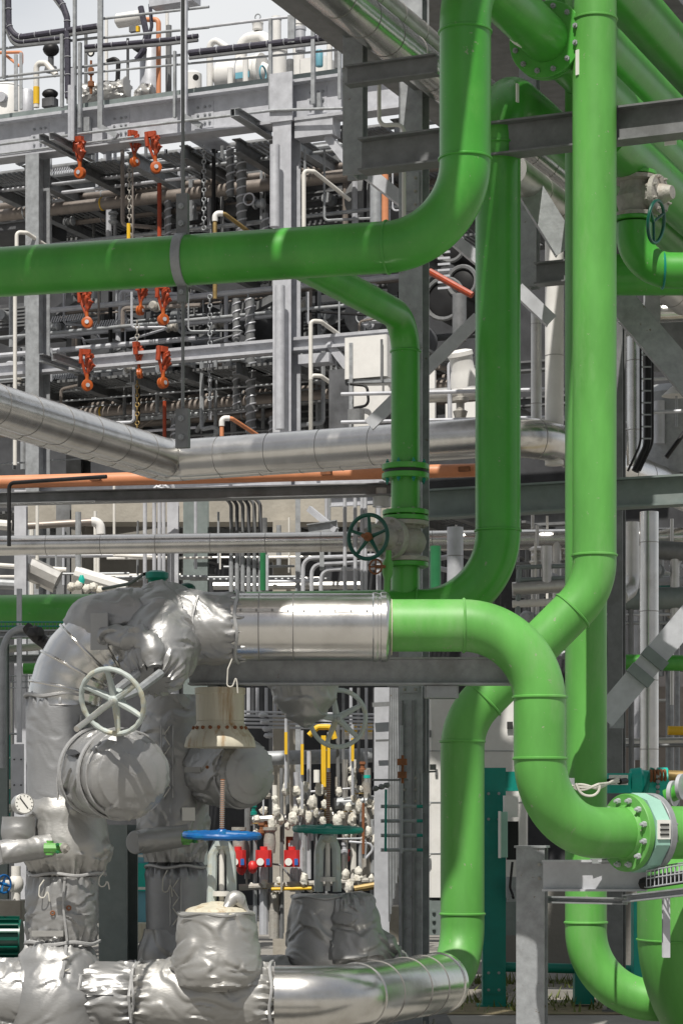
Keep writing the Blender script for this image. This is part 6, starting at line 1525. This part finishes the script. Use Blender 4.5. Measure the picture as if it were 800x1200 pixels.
# ================================================================== ground
def sheet(x0, x1, y0, y1, z): return MB().add([(x0, y0, z), (x1, y0, z), (x1, y1, z), (x0, y1, z)], [[0, 1, 2, 3]])
struct('ground', sheet(-300, 300, -60, 900, 0), 'concrete_grey')
struct('gravel_bed', sheet(.9, 12, 21.8, 24.8, .004), 'gravel')
struct('earth_strip', sheet(.9, 12, 20.4, 21.8, .006), 'earth')
struct('pavement', sheet(-12, .9, 18.2, 24.0, .004), 'asphalt')
m = MB(); rt = random.Random(9)
for k in range(1500):
    x = rt.uniform(.95, 5); y = rt.choice((rt.gauss(24.5, .15), rt.gauss(21.6, .35), rt.uniform(20.6, 24.6)))
    h = rt.uniform(.03, .13)*(1.2 if y > 24.2 else 1); a = rt.uniform(0, 6.3); dx, dy = math.cos(a)*.012, math.sin(a)*.012
    t_ = V((x+rt.uniform(-.06, .06), y+rt.uniform(-.06, .06), h))
    m.add([(x-dx, y-dy, 0), (x+dx, y+dy, 0), t_], [[0, 1, 2]])
one('weeds', 'dry low weeds along the gravel behind the teal skid', 'weeds', m, 'leaf')['kind'] = 'stuff'
# ================================================================== camera, sky, sun
cam = bpy.data.cameras.new('camera'); co = bpy.data.objects.new('camera', cam); COL.objects.link(co)
co.location = (0, 0, EYE); co.rotation_euler = (rad(90), 0, 0)
cam.sensor_width = 36; cam.lens = F/1200*36; cam.shift_y = (HZ-600)/1200
cam.clip_start = .1; cam.clip_end = 2000
scene.camera = co
SUN_EL, SUN_AZ = 57, 193
w = bpy.data.worlds.new('World'); scene.world = w; w.use_nodes = True
n = w.node_tree.nodes; l = w.node_tree.links
bg = n['Background']; bg.inputs[1].default_value = .09
sky = n.new('ShaderNodeTexSky'); sky.sky_type = 'NISHITA'; sky.sun_disc = False
sky.sun_elevation = rad(SUN_EL); sky.sun_rotation = rad(SUN_AZ); sky.dust_density = 3; sky.air_density = 1
tc = n.new('ShaderNodeTexCoord'); mp = n.new('ShaderNodeMapping'); mp.inputs['Scale'].default_value = (1, 1, 2.2)
l.new(tc.outputs['Generated'], mp.inputs[0])
nz = n.new('ShaderNodeTexNoise'); nz.inputs['Scale'].default_value = 2.6; nz.inputs['Detail'].default_value = 6; l.new(mp.outputs[0], nz.inputs['Vector'])
rp = n.new('ShaderNodeValToRGB'); rp.color_ramp.elements[0].position = .36; rp.color_ramp.elements[1].position = .60
rp.color_ramp.elements[0].color = (.55, .55, .55, 1)
l.new(nz.outputs['Fac'], rp.inputs[0])
mx = n.new('ShaderNodeMix'); mx.data_type = 'RGBA'
l.new(rp.outputs[0], mx.inputs[0]); l.new(sky.outputs[0], mx.inputs[6]); 
sx = n.new('ShaderNodeSeparateXYZ'); l.new(tc.outputs['Generated'], sx.inputs[0])
mr = n.new('ShaderNodeMapRange'); mr.inputs[1].default_value = -.5; mr.inputs[2].default_value = .8; mr.inputs[3].default_value = 3.2; mr.inputs[4].default_value = 9.6
l.new(sx.outputs[1], mr.inputs[0])
vm = n.new('ShaderNodeVectorMath'); vm.operation = 'SCALE'; vm.inputs[0].default_value = (.97, .985, 1.0); l.new(mr.outputs[0], vm.inputs['Scale'])
l.new(vm.outputs[0], mx.inputs[7])
l.new(mx.outputs[2], bg.inputs[0])
sl = bpy.data.lights.new('sun', 'SUN'); sl.energy = 5; sl.angle = rad(.5); sl.color = (1, .955, .88)
so = bpy.data.objects.new('sun', sl); COL.objects.link(so)
sd_ = V((math.sin(rad(SUN_AZ))*math.cos(rad(SUN_EL)), math.cos(rad(SUN_AZ))*math.cos(rad(SUN_EL)), math.sin(rad(SUN_EL))))
so.rotation_euler = sd_.to_track_quat('Z', 'Y').to_euler(); so.location = (0, 0, 30)
vs = scene.view_settings; vs.view_transform = 'Standard'; vs.look = 'None'; vs.exposure = 0; vs.gamma = 1; vs.use_curve_mapping = False
